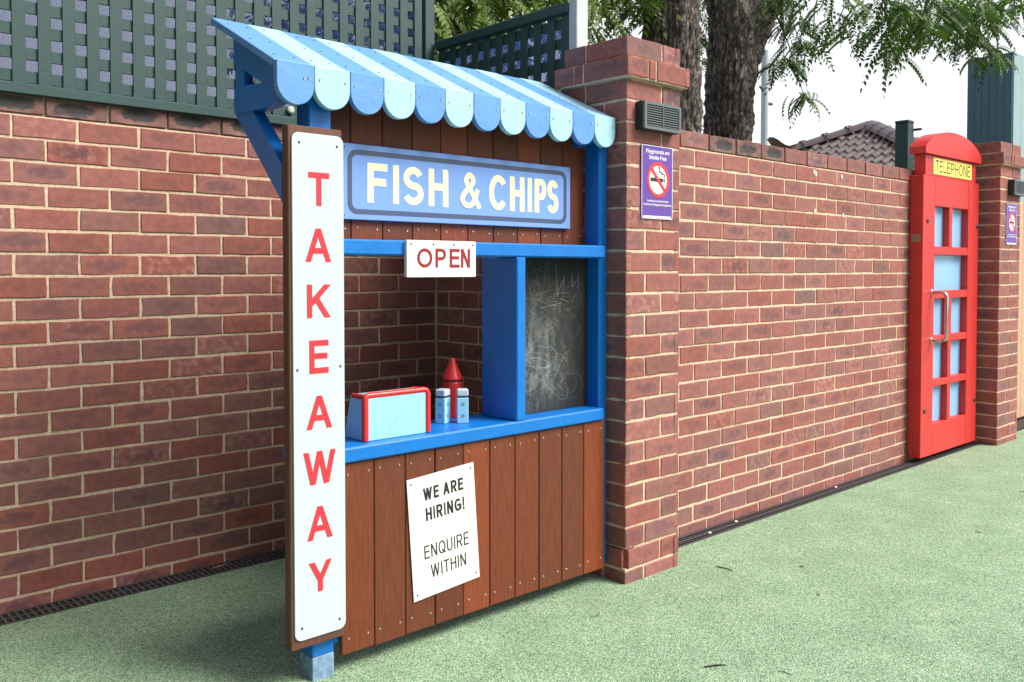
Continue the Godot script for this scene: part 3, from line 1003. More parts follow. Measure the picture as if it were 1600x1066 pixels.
func build_setting() -> void:
	var g := obj("ground", box(Vector3(-90, -0.4, -90), Vector3(90, -0.0035, 90), 0.0), M.dirt, self)
	g.set_meta("kind", "structure")
	# soft playground surface, in two sheets that leave the drains open
	var p := begin()
	add_box(p, Vector3(-12, -0.08, 0.128), Vector3(1.40, 0.0, 14), 0.0)
	add_box(p, Vector3(1.40, -0.08, 1.262), Vector3(16, 0.0, 14), 0.0)
	var pl := obj("playground_surface", done(p), M.ground, self)
	pl.set_meta("kind", "structure")
	drain("black grated drain in front of the wall left of the kiosk", -2.2, 1.26, 0.004, 0.127)
	drain("black grated drain along the wall between kiosk and telephone box", 1.54, 5.49, 1.158, 1.261)
	var rows := range(0, 23)
	# wall behind the kiosk
	var t := thing("brick_wall", "red brick wall under the green lattice, left of and behind the kiosk", "wall", Vector3(-0.2, 0, 0), "red brick boundary walls")
	obj("mortar", box(Vector3(-1.3, -0.06, -0.22), Vector3(1.47, 1.918, -0.0035), 0.001), M.mortar, t)
	obj("coping_mortar", box(Vector3(-1.3, 1.918, -0.22), Vector3(1.47, 2.0, -0.014), 0.001), M.mortar, t)
	bond(t, Vector3(-1.3, 0, 0), Basis(), 2.77 - 0.003, (-0.7695 - (-1.5)), rows, BED0, COURSE, low_grey, 0)
	# return wall inside the recess
	t = thing("brick_wall", "shaded brick return wall inside the recess behind the serving hatch", "wall", Vector3(1.27, 0, 0.5), "red brick boundary walls")
	obj("mortar", box(Vector3(0.0045, -0.06, -0.53), Vector3(0.19, 1.998, 0.549), 0.001), M.mortar, t)
	bond(t, Vector3(0, 0, -0.488), Basis(Vector3.UP, -PI / 2), 1.036, 0.10, rows, BED0, COURSE, func(_r): return 0.1)
	# wall to the telephone box
	t = thing("brick_wall", "long sunlit red brick wall between the near pillar and the telephone box", "wall", Vector3(3.5, 0, 1.155), "red brick boundary walls")
	obj("mortar", box(Vector3(-1.962, -0.06, -0.22), Vector3(2.0, 1.918, -0.0035), 0.001), M.mortar, t)
	obj("coping_mortar", box(Vector3(-1.962, 1.918, -0.22), Vector3(2.0, 1.998, -0.014), 0.001), M.mortar, t)
	bond(t, Vector3(-1.9615, 0, 0), Basis(), 3.96, 1.8865 + 0.12 - 1.5385, rows, BED0, COURSE, low_grey, 0, 2.98)
	for q in [Vector2(3.17, 1.893), Vector2(3.50, 1.886), Vector2(3.18, 1.665), Vector2(3.52, 1.650), Vector2(3.19, 1.880)]:
		obj("white_mark", prism(circle(q.x - 3.5, q.y, 0.010, 9, 0.013), Vector3(0, 0, -0.0002), 0.0025, 0.001), M.white, t)
	pillar("brick_pillar", "near brick pillar beside the kiosk with stepped brick cap and chipped corner", 1.1763, 1.4125, 0.3607, 0.058, 0.0894, "brick pillars with stepped caps", true)
	pillar("brick_pillar", "far brick pillar right of the red telephone box", 5.50, 1.37, 0.42, 0.044, 0.0894, "brick pillars with stepped caps")

func build_stall() -> void:
	var t := thing("fish_and_chips_kiosk", "blue and brown timber play kiosk with striped scalloped awning and serving hatch", "kiosk", Vector3(0.4, 0, 1.25))
	var off := Vector3(-0.4, 0, -1.25)
	var B := func(called: String, lo: Vector3, hi: Vector3, m: Material, b := 0.003, par: Node3D = null) -> MeshInstance3D:
		return obj(called, box(lo + off, hi + off, b), m, par if par else t)
	# posts
	var post: MeshInstance3D = B.call("post", Vector3(-0.242, 0.075, 1.23), Vector3(-0.162, 1.925, 1.31), M.blue, 0.004)
	obj("post_shoe", box(Vector3(-0.2425, -0.05, 1.2295) + off, Vector3(-0.1615, 0.075, 1.3105) + off, 0.003), M.foot, post)
	B.call("post", Vector3(1.122, 0.07, 1.226), Vector3(1.172, 1.925, 1.31), M.blue, 0.004)
	# counter front: ten boards
	var xs := []
	for i in 11: xs.append(-0.146 + 0.1283 * i)
	for i in 10:
		var o: MeshInstance3D = B.call("front_board", Vector3(xs[i] + 0.0013, 0.060 + rng.randf_range(-0.002, 0.002), 1.3105), Vector3(xs[i + 1] - 0.0013, 0.689, 1.33 + rng.randf_range(-0.001, 0.0012)), M["deck_%d" % (rng.randi() % 4)], 0.003)
	B.call("rail", Vector3(-0.161, 0.60, 1.25), Vector3(1.121, 0.67, 1.310), M.blue)
	B.call("rail", Vector3(-0.161, 0.10, 1.25), Vector3(1.121, 0.17, 1.310), M.blue)
	var sc := begin()
	for i in 10:
		for y in [0.655, 0.108]:
			for x in [xs[i] + 0.024, xs[i + 1] - 0.024]:
				add_screw(sc, Vector3(x + rng.randf_range(-0.003, 0.003), y + rng.randf_range(-0.004, 0.004), 1.3306) + off)
	stuff(obj("board_screws", done(sc), M.screw, t))
	# counter
	B.call("counter", Vector3(-0.161, 0.692, 1.09), Vector3(1.121, 0.742, 1.345), M.blue, 0.006)
	B.call("counter_end", Vector3(-0.258, 0.694, 1.15), Vector3(-0.162, 0.740, 1.226), M.blue, 0.004)
	# hatch head beam
	B.call("head_beam", Vector3(-0.161, 1.368, 1.24), Vector3(1.128, 1.42, 1.342), M.blue, 0.006)
	# fascia boards above the hatch
	for i in 10:
		var x0 := maxf(-0.034 + 0.1286 * (i - 1), -0.16)
		var x1 := minf(-0.034 + 0.1286 * i, 1.121)
		B.call("fascia_board", Vector3(x0 + 0.0012, 1.4205, 1.202), Vector3(x1 - 0.0012, 1.99, 1.222 + rng.randf_range(-0.0008, 0.0008)), M["deck_%d" % (rng.randi() % 4)], 0.0025)
	sc = begin()
	for i in 10:
		for x in [-0.034 + 0.1286 * (i - 1) + 0.024, -0.034 + 0.1286 * i - 0.024]:
			if x > -0.06 and x < 1.11: add_screw(sc, Vector3(x, 1.462 + rng.randf_range(-0.004, 0.004), 1.2228) + off)
	stuff(obj("fascia_screws", done(sc), M.screw, t))
	# divider and chalkboard
	B.call("divider", Vector3(0.622, 0.7425, 1.136), Vector3(0.669, 1.3675, 1.343), M.blue, 0.004)
	var cb: MeshInstance3D = B.call("chalkboard", Vector3(0.6695, 0.7425, 1.232), Vector3(1.1215, 1.3675, 1.2445), M.ink, 0.001)
	var st := begin()
	triu(st, [Vector3(0.671, 0.744, 1.2455) + off, Vector3(1.120, 0.744, 1.2455) + off, Vector3(1.120, 1.366, 1.2455) + off], [Vector2(0, 1), Vector2(1, 1), Vector2(1, 0)])
	triu(st, [Vector3(0.671, 0.744, 1.2455) + off, Vector3(1.120, 1.366, 1.2455) + off, Vector3(0.671, 1.366, 1.2455) + off], [Vector2(0, 1), Vector2(1, 0), Vector2(0, 0)])
	obj("chalk_scribble", done(st), M.chalk, cb)
	# awning: twelve boards and twelve scallops
	var fy := 1.958; var fz := 1.34; var ry := 2.170; var rz := 0.908
	var dir := Vector3(0, ry - fy, rz - fz).normalized()
	var up := Vector3(1, 0, 0).cross(dir) * -1.0
	if up.y < 0: up = -up
	var rlen := Vector2(ry - fy, rz - fz).length()
	sc = begin()
	for i in 12:
		var x0 := -0.379 + 0.12883 * i; var x1 := x0 + 0.12883
		var mt: Material = M.sky_a if i % 2 == 0 else M.sky_b
		var jz := rng.randf_range(-0.0012, 0.0012)
		var m := box(Vector3(x0 + 0.0007, -0.022 + jz, 0.0), Vector3(x1 - 0.0007, jz, rlen), 0.002)
		# local y = up, local z = along the slope to the rear
		var xf := Transform3D(Basis(Vector3(-1, 0, 0), up, dir), Vector3(0, fy, fz) + off)
		var rm := box(Vector3(-x1 + 0.0007, -0.022 + jz, 0.0), Vector3(-x0 - 0.0007, jz, rlen), 0.002)
		obj("roof_board", rm, mt, t, xf)
		var c := (x0 + x1) / 2; var r := (x1 - x0) / 2 - 0.0008
		var pts := PackedVector2Array([Vector2(c + r, fy - 0.005), Vector2(c - r, fy - 0.005), Vector2(c - r, fy - 0.070)])
		for k in range(1, 15):
			var a := PI + PI * k / 15.0
			pts.append(Vector2(c + r * cos(a), fy - 0.070 + r * sin(a)))
		pts.append(Vector2(c + r, fy - 0.070))
		var sm := begin()
		add_prism(sm, pts, Vector3(0, 0, fz - 0.0005 + rng.randf_range(-0.0006, 0.0006)) + off, Vector3.RIGHT, Vector3.UP, Vector3.BACK, 0.021, 0.0015)
		obj("scallop", done(sm), mt, t)
		for x in ([c - r * 0.72, c + r * 0.74] if i > 0 else [c + r * 0.45, c + r * 0.70]):
			add_screw(sc, Vector3(x, fy - 0.048 + rng.randf_range(-0.004, 0.004), fz + 0.021) + off, 0.0042)
	stuff(obj("scallop_screws", done(sc), M.screw, t))
	sc = begin()
	for i in 12:
		for v in [0.06, 0.235, 0.41]:
			for x in [-0.379 + 0.12883 * i + 0.03, -0.379 + 0.12883 * (i + 1) - 0.03]:
				var p = Vector3(0, fy, fz) + dir * v + up * 0.0006
				add_box(sc, Vector3(x - 0.004, p.y, p.z - 0.001) + off, Vector3(x + 0.004, p.y + 0.0016, p.z + 0.0015) + off, 0.0003)
	stuff(obj("roof_nails", done(sc), M.dark_screw, t))
	# roof bearers along the kiosk
	B.call("roof_bearer", Vector3(-0.30, 1.89, 1.245), Vector3(1.12, 1.93, 1.30), M.blue)
	B.call("roof_bearer", Vector3(-0.30, 2.02, 1.05), Vector3(1.12, 2.05, 1.10), M.blue)
	# side brackets holding the awning
	for x in [-0.320, 1.075]:
		var raf := begin()
		add_prism(raf, PackedVector2Array([Vector2(-1.335, 1.932), Vector2(-1.335, 1.845), Vector2(-0.998, 2.005), Vector2(-0.998, 2.098)]), Vector3(x - 0.02, 0, 0) + off, Vector3(0, 0, -1), Vector3.UP, Vector3.RIGHT, 0.04, 0.002)
		obj("rafter", done(raf), M.blue, t)
		var arm := begin()
		var ap := PackedVector2Array([Vector2(-0.998, 1.838), Vector2(-1.17, 1.832)])
		for k in 7:
			var a := deg_to_rad(90.0 * k / 6.0)
			ap.append(Vector2(-1.17 - 0.15 * sin(a), 1.832 + 0.024 * (1.0 - cos(a))))
		ap.append(Vector2(-1.335, 1.858)); ap.append(Vector2(-1.335, 1.90)); ap.append(Vector2(-0.998, 1.928))
		add_prism(arm, ap, Vector3(x - 0.022, 0, 0) + off, Vector3(0, 0, -1), Vector3.UP, Vector3.RIGHT, 0.044, 0.002)
		obj("bracket_arm", done(arm), M.blue, t)
		B.call("bracket_upright", Vector3(x - 0.017, 1.92, 1.000), Vector3(x + 0.017, 2.04, 1.06), M.blue)
		if x < 0:
			var br := begin()
			add_prism(br, PackedVector2Array([Vector2(-1.000, 1.836), Vector2(-1.310, 1.53), Vector2(-1.310, 1.645), Vector2(-1.118, 1.836)]), Vector3(x - 0.018, 0, 0) + off, Vector3(0, 0, -1), Vector3.UP, Vector3.RIGHT, 0.045, 0.002)
			obj("brace", done(br), M.blue, t)
	# lettered sign over the hatch
	var sg: MeshInstance3D = B.call("fish_sign", Vector3(-0.081, 1.490, 1.2235), Vector3(1.020, 1.745, 1.2405), M.sign_blue, 0.0015)
	var z := 1.2405 - 1.25
	obj("sign_border", ring(rounded(-0.058 - 0.4, 1.509, 0.997 - 0.4, 1.726, 0.036, 6), rounded(-0.041 - 0.4, 1.526, 0.980 - 0.4, 1.709, 0.022, 6), z, 0.0008), M.sign_line, sg)
	var words := [["F", 0.020, 0.102], ["I", 0.124, 0.152], ["S", 0.168, 0.258], ["H", 0.281, 0.371], ["&", 0.428, 0.528], ["C", 0.570, 0.660], ["H", 0.678, 0.756], ["I", 0.774, 0.797], ["P", 0.812, 0.878], ["S", 0.883, 0.948]]
	for q in words:
		letter(sg, q[0], M.cream, q[1] - 0.4, q[2] - 0.4, 1.550, 1.685, z, 0.0250 if q[0] != "&" else 0.020)
	var ss := begin()
	for p in [Vector2(-0.068, 1.731), Vector2(1.009, 1.733), Vector2(1.009, 1.503), Vector2(-0.068, 1.503)]:
		add_screw(ss, Vector3(p.x, p.y, 1.2405) + off, 0.004)
	stuff(obj("sign_screws", done(ss), M.screw, sg))
	# upright takeaway sign on a brown backing board
	var bk: MeshInstance3D = B.call("takeaway_board", Vector3(-0.338, 0.135, 1.311), Vector3(-0.146, 1.765, 1.348), M.board_brown, 0.003)
	z = 1.348 - 1.25
	obj("takeaway_panel", prism(rounded(-0.327 - 0.4, 0.163, -0.1445 - 0.4, 1.743, 0.024, 6), Vector3(0, 0, z), 0.006, 0.001), M.panel_white, bk)
	z += 0.006
	var lw := {"T": 0.074, "A": 0.090, "K": 0.082, "E": 0.068, "W": 0.114, "Y": 0.080}
	var spelling := "TAKEAWAY"
	for i in 8:
		var cy := 1.572 - 0.1748 * i
		var w: float = lw[spelling[i]]
		var cx := -0.2375 - 0.4 + (0.003 if spelling[i] == "T" else 0.0)
		letter(bk, spelling[i], M.letter_red, cx - w / 2, cx + w / 2, cy - 0.052, cy + 0.052, z, 0.0178)
	ss = begin()
	for p in [Vector2(-0.302, 1.712), Vector2(-0.168, 1.710), Vector2(-0.313, 1.010), Vector2(-0.160, 1.012), Vector2(-0.303, 0.202), Vector2(-0.168, 0.197)]:
		add_screw(ss, Vector3(p.x - 0.4, p.y, z), 0.0045)
	stuff(obj("sign_screws", done(ss), M.dark_screw, bk))
	# OPEN plate hanging from the beam
	var op := obj("open_plate", prism(rounded(0.100 - 0.4, 1.2945, 0.406 - 0.4, 1.4215, 0.004, 3), Vector3(0, 0, 1.3425 - 1.25), 0.0145, 0.001), M.white, t)
	z = 1.357 - 1.25
	var ow := [["O", 0.143, 0.208], ["P", 0.222, 0.268], ["E", 0.285, 0.330], ["N", 0.336, 0.378]]
	for q in ow:
		letter(op, q[0], M.open_red, q[1] - 0.4, q[2] - 0.4, 1.328, 1.394, z, 0.0108)
	ss = begin()
	for x in [0.118, 0.213, 0.305, 0.392]: add_screw(ss, Vector3(x - 0.4, 1.408, z), 0.004)
	stuff(obj("plate_screws", done(ss), M.dark_screw, op))
	# hiring notice, hung askew on the boards
	var hn := obj("hiring_notice", box(Vector3(0, 0, 0), Vector3(0.300, 0.431, 0.003), 0.0004), M.white, t, Transform3D(Basis(Vector3.BACK, deg_to_rad(4.0)), Vector3(0.142, 0.166, 1.332) + off))
	word(hn, "WE ARE", "words", M.ink, 0.066, 0.246, 0.343, 0.387, 0.003, 0.0082)
	word(hn, "HIRING!", "words", M.ink, 0.072, 0.246, 0.270, 0.316, 0.003, 0.0082)
	word(hn, "ENQUIRE", "words", M.ink, 0.056, 0.258, 0.137, 0.184, 0.003, 0.0050)
	word(hn, "WITHIN", "words", M.ink, 0.080, 0.240, 0.064, 0.110, 0.003, 0.0050)
	ss = begin()
	for p in [Vector2(0.016, 0.412), Vector2(0.284, 0.412), Vector2(0.016, 0.02), Vector2(0.284, 0.02)]: add_screw(ss, Vector3(p.x, p.y, 0.003), 0.004)
	stuff(obj("notice_screws", done(ss), M.dark_screw, hn))

func build_goods() -> void:
	# pale blue block with red painted rims: taller at the front, leaning back
	var t := thing("napkin_box", "pale blue toy napkin box with thick red edges on the counter", "napkin box", Vector3(0.10, 0.742, 1.24))
	var x0 := -0.128; var x1 := 0.137
	# side outline in z,y: front upright, back slanted
	var fz := 0.055; var bz := -0.075; var h := 0.156
	var side := PackedVector2Array([Vector2(fz, 0.002), Vector2(fz, h - 0.012), Vector2(fz - 0.004, h - 0.003), Vector2(fz - 0.013, h), Vector2(bz + 0.050, h - 0.002), Vector2(bz + 0.040, h - 0.006), Vector2(bz, 0.002)])
	var st := begin()
	add_prism(st, side, Vector3(x0, 0, 0), Vector3(0, 0, 1), Vector3.UP, Vector3.RIGHT, x1 - x0, 0.004)
	obj("body", done(st), M.toy_blue, t)
	var rm := begin()
	# rim: rounded cord round the front outline and along the top back
	add_tube(rm, [Vector3(x0 + 0.002, 0.004, fz - 0.004), Vector3(x0 + 0.002, h - 0.014, fz - 0.004), Vector3(x0 + 0.006, h - 0.006, fz - 0.006), Vector3(x0 + 0.016, h - 0.003, fz - 0.008), Vector3(x1 - 0.016, h - 0.003, fz - 0.008), Vector3(x1 - 0.006, h - 0.006, fz - 0.006), Vector3(x1 - 0.002, h - 0.014, fz - 0.004), Vector3(x1 - 0.002, 0.004, fz - 0.004)], [0.0115, 0.0115, 0.0115, 0.0115, 0.0115, 0.0115, 0.0115, 0.0115], 10)
	add_tube(rm, [Vector3(x0 + 0.004, h - 0.006, fz - 0.010), Vector3(x0 + 0.004, h - 0.007, bz + 0.048)], [0.0095, 0.0085], 8)
	add_tube(rm, [Vector3(x1 - 0.004, h - 0.006, fz - 0.010), Vector3(x1 - 0.004, h - 0.007, bz + 0.048)], [0.0095, 0.0085], 8)
	obj("red_edge", done(rm), M.toy_red, t)
	var sw := []
	for i in 8:
		var f := i / 7.0
		sw.append(Vector3(lerpf(-0.03, 0.045, f * f), lerpf(0.006, 0.098, f), fz + 0.0001))
	obj("scratch", tube(sw, [0.0003, 0.0004, 0.0004, 0.0004, 0.0004, 0.0004, 0.0003, 0.0002], 4), M.ink, t)
	# sauce bottle
	t = thing("sauce_bottle", "red toy sauce bottle with pointed cap behind the shakers", "sauce bottle", Vector3(0.515, 0.742, 1.085))
	obj("bottle", lathe([Vector2(0.0, 0.0), Vector2(0.036, 0.0), Vector2(0.0385, 0.003), Vector2(0.0385, 0.136), Vector2(0.037, 0.139), Vector2(0.0, 0.139)], Vector3.ZERO), M.toy_red, t)
	obj("groove_band", lathe([Vector2(0.034, 0.139), Vector2(0.034, 0.146)], Vector3.ZERO), M.band, t)
	obj("cap", lathe([Vector2(0.0, 0.146), Vector2(0.037, 0.146), Vector2(0.0395, 0.150), Vector2(0.0395, 0.154), Vector2(0.037, 0.160), Vector2(0.010, 0.226), Vector2(0.006, 0.232), Vector2(0.0, 0.233)], Vector3.ZERO), M.toy_red, t)
	# shakers: square, set cornerwise
	var sh := [["pale blue toy shaker nearest the napkin box", Vector3(0.400, 0.742, 1.17), 0.36], ["pale blue toy shaker nearest the blue divider", Vector3(0.4585, 0.742, 1.215), 0.95]]
	for q in sh:
		t = thing("shaker", q[0], "shaker", q[1], "toy salt and pepper shakers on the counter")
		t.rotation.y = q[2]
		var hw := 0.0215
		obj("body", box(Vector3(-hw, 0, -hw), Vector3(hw, 0.096, hw), 0.0022), M.toy_blue, t)
		obj("groove_band", box(Vector3(-hw + 0.003, 0.096, -hw + 0.003), Vector3(hw - 0.003, 0.102, hw - 0.003), 0.0005), M.band, t)
		obj("cap", box(Vector3(-hw, 0.102, -hw), Vector3(hw, 0.128, hw), 0.004), M.toy_grey, t)
		for k in 2:
			var ym := 0.028 + 0.044 * k
			for f in 2:
				var rg := obj("ring_mark", ring(circle(0, 0, 0.0062, 14), circle(0, 0, 0.0040, 14), 0, 0.0004), M.dark_screw, t)
				rg.transform = Transform3D(Basis(), Vector3(0, ym, hw)) if f == 0 else Transform3D(Basis(Vector3.UP, -PI / 2), Vector3(-hw, ym, 0))

func build_telephone() -> void:
	var t := thing("telephone_box", "red play telephone box with pale blue panes and arched top against the wall", "telephone box", Vector3(4.93, 0, 1.2))
	var off := -t.position
	var B := func(called: String, lo: Vector3, hi: Vector3, m: Material, b := 0.003, par: Node3D = null) -> MeshInstance3D:
		return obj(called, box(lo + off, hi + off, b), m, par if par else t)
	var x0 := 4.445; var x1 := 5.418; var zf := 1.25; var zp := 1.200
	B.call("back_board", Vector3(x0, 0.035, 1.1575), Vector3(x1, 1.96, zp - 0.003), M.red, 0.003)
	# frame pieces
	var stile: MeshInstance3D = B.call("stile", Vector3(x0, 0.035, zp - 0.0025), Vector3(4.638, 1.96, zf), M.red, 0.003)
	B.call("stile", Vector3(5.222, 0.035, zp - 0.0025), Vector3(5.330, 1.96, zf), M.red, 0.003)
	B.call("stile", Vector3(5.333, 0.035, zp - 0.0025), Vector3(x1, 1.96, zf - 0.001), M.red, 0.003)
	for y in [[0.035, 0.25], [0.508, 0.555], [0.812, 0.860], [1.118, 1.172], [1.422, 1.480], [1.757, 1.96]]:
		B.call("rail", Vector3(4.6385, y[0], zp - 0.0025), Vector3(5.2215, y[1], zf - 0.0012), M.red, 0.003)
	for y in [[0.25, 0.508], [0.555, 0.812], [0.860, 1.118], [1.480, 1.757]]:
		B.call("glazing_bar", Vector3(4.888, y[0], zp - 0.0025), Vector3(4.944, y[1], zf - 0.003), M.red, 0.003)
		B.call("pane", Vector3(4.6385, y[0], zp - 0.002), Vector3(4.888, y[1], zp + 0.002), M.pane, 0.0005)
		B.call("pane", Vector3(4.944, y[0], zp - 0.002), Vector3(5.2215, y[1], zp + 0.002), M.pane, 0.0005)
	B.call("pane", Vector3(4.6385, 1.172, zp - 0.002), Vector3(5.2215, 1.422, zp + 0.002), M.pane, 0.0005)
	# head with the lettered plate
	B.call("head_box", Vector3(4.490, 1.9605, 1.165), Vector3(5.368, 2.104, 1.243), M.red, 0.004)
	var plate: MeshInstance3D = B.call("name_plate", Vector3(4.610, 1.976, 1.243), Vector3(5.282, 2.090, 1.247), M.yellow, 0.0008)
	word(plate, "TELEPHONE", "letters", M.ink, 4.642 + off.x, 5.252 + off.x, 1.994, 2.073, 1.247 + off.z, 0.0085)
	# arched top
	var pts := PackedVector2Array([Vector2(4.435, 2.105), Vector2(5.405, 2.105), Vector2(5.405, 2.150)])
	for k in range(1, 20):
		var f := k / 20.0
		var x := lerpf(5.405, 4.435, f)
		var e := (x - 4.92) / 0.485
		pts.append(Vector2(x, 2.150 + 0.132 * (sqrt(maxf(1.0 - e * e * 0.86, 0.0)) - sqrt(0.14)) / (1.0 - sqrt(0.14))))
	pts.append(Vector2(4.435, 2.150))
	var st := begin()
	add_prism(st, pts, Vector3(0, 0, 1.158) + off, Vector3.RIGHT, Vector3.UP, Vector3.BACK, 0.110, 0.004)
	obj("arched_top", done(st), M.red, t)
	# handle
	var hp := []
	var hr := []
	var hx := 4.602
	for q in [Vector3(0, 1.163, 1.250), Vector3(0, 1.163, 1.318), Vector3(0, 1.158, 1.334), Vector3(0, 1.146, 1.345), Vector3(0, 1.128, 1.349), Vector3(0, 0.868, 1.349), Vector3(0, 0.850, 1.345), Vector3(0, 0.838, 1.334), Vector3(0, 0.833, 1.318), Vector3(0, 0.833, 1.250)]:
		hp.append(q + Vector3(hx, 0, 0) + off); hr.append(0.0125)
	var hd := obj("handle", tube(hp, hr, 12), M.chrome, t)
	for y in [1.163, 0.833]:
		obj("rose", prism(circle(0, 0, 0.022, 18), Vector3(hx, y, 1.2502) + off, 0.005, 0.001), M.chrome, hd)
	for p in [Vector2(4.520, 1.652), Vector2(4.505, 0.353), Vector2(5.385, 1.640), Vector2(5.385, 0.345)]:
		obj("bolt_cap", prism(circle(0, 0, 0.016, 14), Vector3(p.x, p.y, 1.2502) + off, 0.006, 0.002), M.dark_screw, t)
	B.call("paper_label", Vector3(4.4438, 1.508, 1.172), Vector3(4.445, 1.560, 1.232), M.sticker, 0.0002)

func build_fences() -> void:
	# lattice on the left wall
	var t := thing("lattice_fence", "tall dark green timber lattice standing on the left brick wall", "lattice fence", Vector3(0, 2.0, 0.0), "green lattice screens on the walls")
	lattice(t, -1.3, 1.19, 0.03, 0.95, 0.018, 0.036, M.green)
	obj("bottom_rail", box(Vector3(-1.3, -0.005, -0.02), Vector3(1.255, 0.035, 0.022), 0.003), M.green, t)
	obj("top_rail", box(Vector3(-1.3, 0.95, -0.03), Vector3(1.255, 0.99, 0.02), 0.003), M.green, t)
	obj("end_post", box(Vector3(1.20, 0.035, -0.03), Vector3(1.262, 0.95, 0.012), 0.003), M.green, t)
	stuff(obj("shade_mesh", sheet(-1.3, 1.2, 0.035, 0.95, -0.062), M.screen, t))
	var kb := thing("round_cap", "small pale round cap on the lattice below the awning end", "cap", Vector3(0.414, 2.072, 0.001))
	obj("dome", lathe([Vector2(0.0, 0.0), Vector2(0.018, 0.0), Vector2(0.018, 0.006), Vector2(0.012, 0.011), Vector2(0.0, 0.012)], Vector3.ZERO, 16), paint(srgb(196, 200, 186), 0.3), kb, Transform3D(Basis(Vector3.RIGHT, PI / 2), Vector3.ZERO))
	# lattice over the return wall, seen from its dark side
	t = thing("lattice_fence", "shorter dark lattice running over the return wall towards the near pillar", "lattice fence", Vector3(1.27, 2.0, 0.02), "green lattice screens on the walls")
	t.rotation.y = -PI / 2
	lattice(t, 0.0, 0.97, 0.03, 0.50, 0.040, 0.058, M.green)
	obj("bottom_rail", box(Vector3(0, -0.005, -0.02), Vector3(0.97, 0.03, 0.012), 0.003), M.green, t)
	obj("top_rail", box(Vector3(0, 0.485, -0.03), Vector3(0.97, 0.53, 0.016), 0.003), M.green, t)
	obj("end_post", box(Vector3(0.97, -0.005, -0.075), Vector3(1.02, 0.80, 0.0), 0.003), M.galv, t)
	stuff(obj("shade_mesh", sheet(0, 0.97, 0.03, 0.485, -0.062), M.screen, t))
	# pale board fence at the right edge
	t = thing("board_fence", "pale upright timber boards beyond the far brick pillar", "fence", Vector3(6.6, 0, 1.1))
	for i in 9:
		obj("board", box(Vector3(-0.66 + 0.15 * i + 0.002, 0.03, -0.02), Vector3(-0.66 + 0.15 * (i + 1) - 0.002, 1.9, 0.0), 0.003), M.timber_pale, t)
	obj("bed_edge", box(Vector3(-0.66, -0.05, 0.01), Vector3(0.7, 0.02, 0.15), 0.01), M.dirt, t)

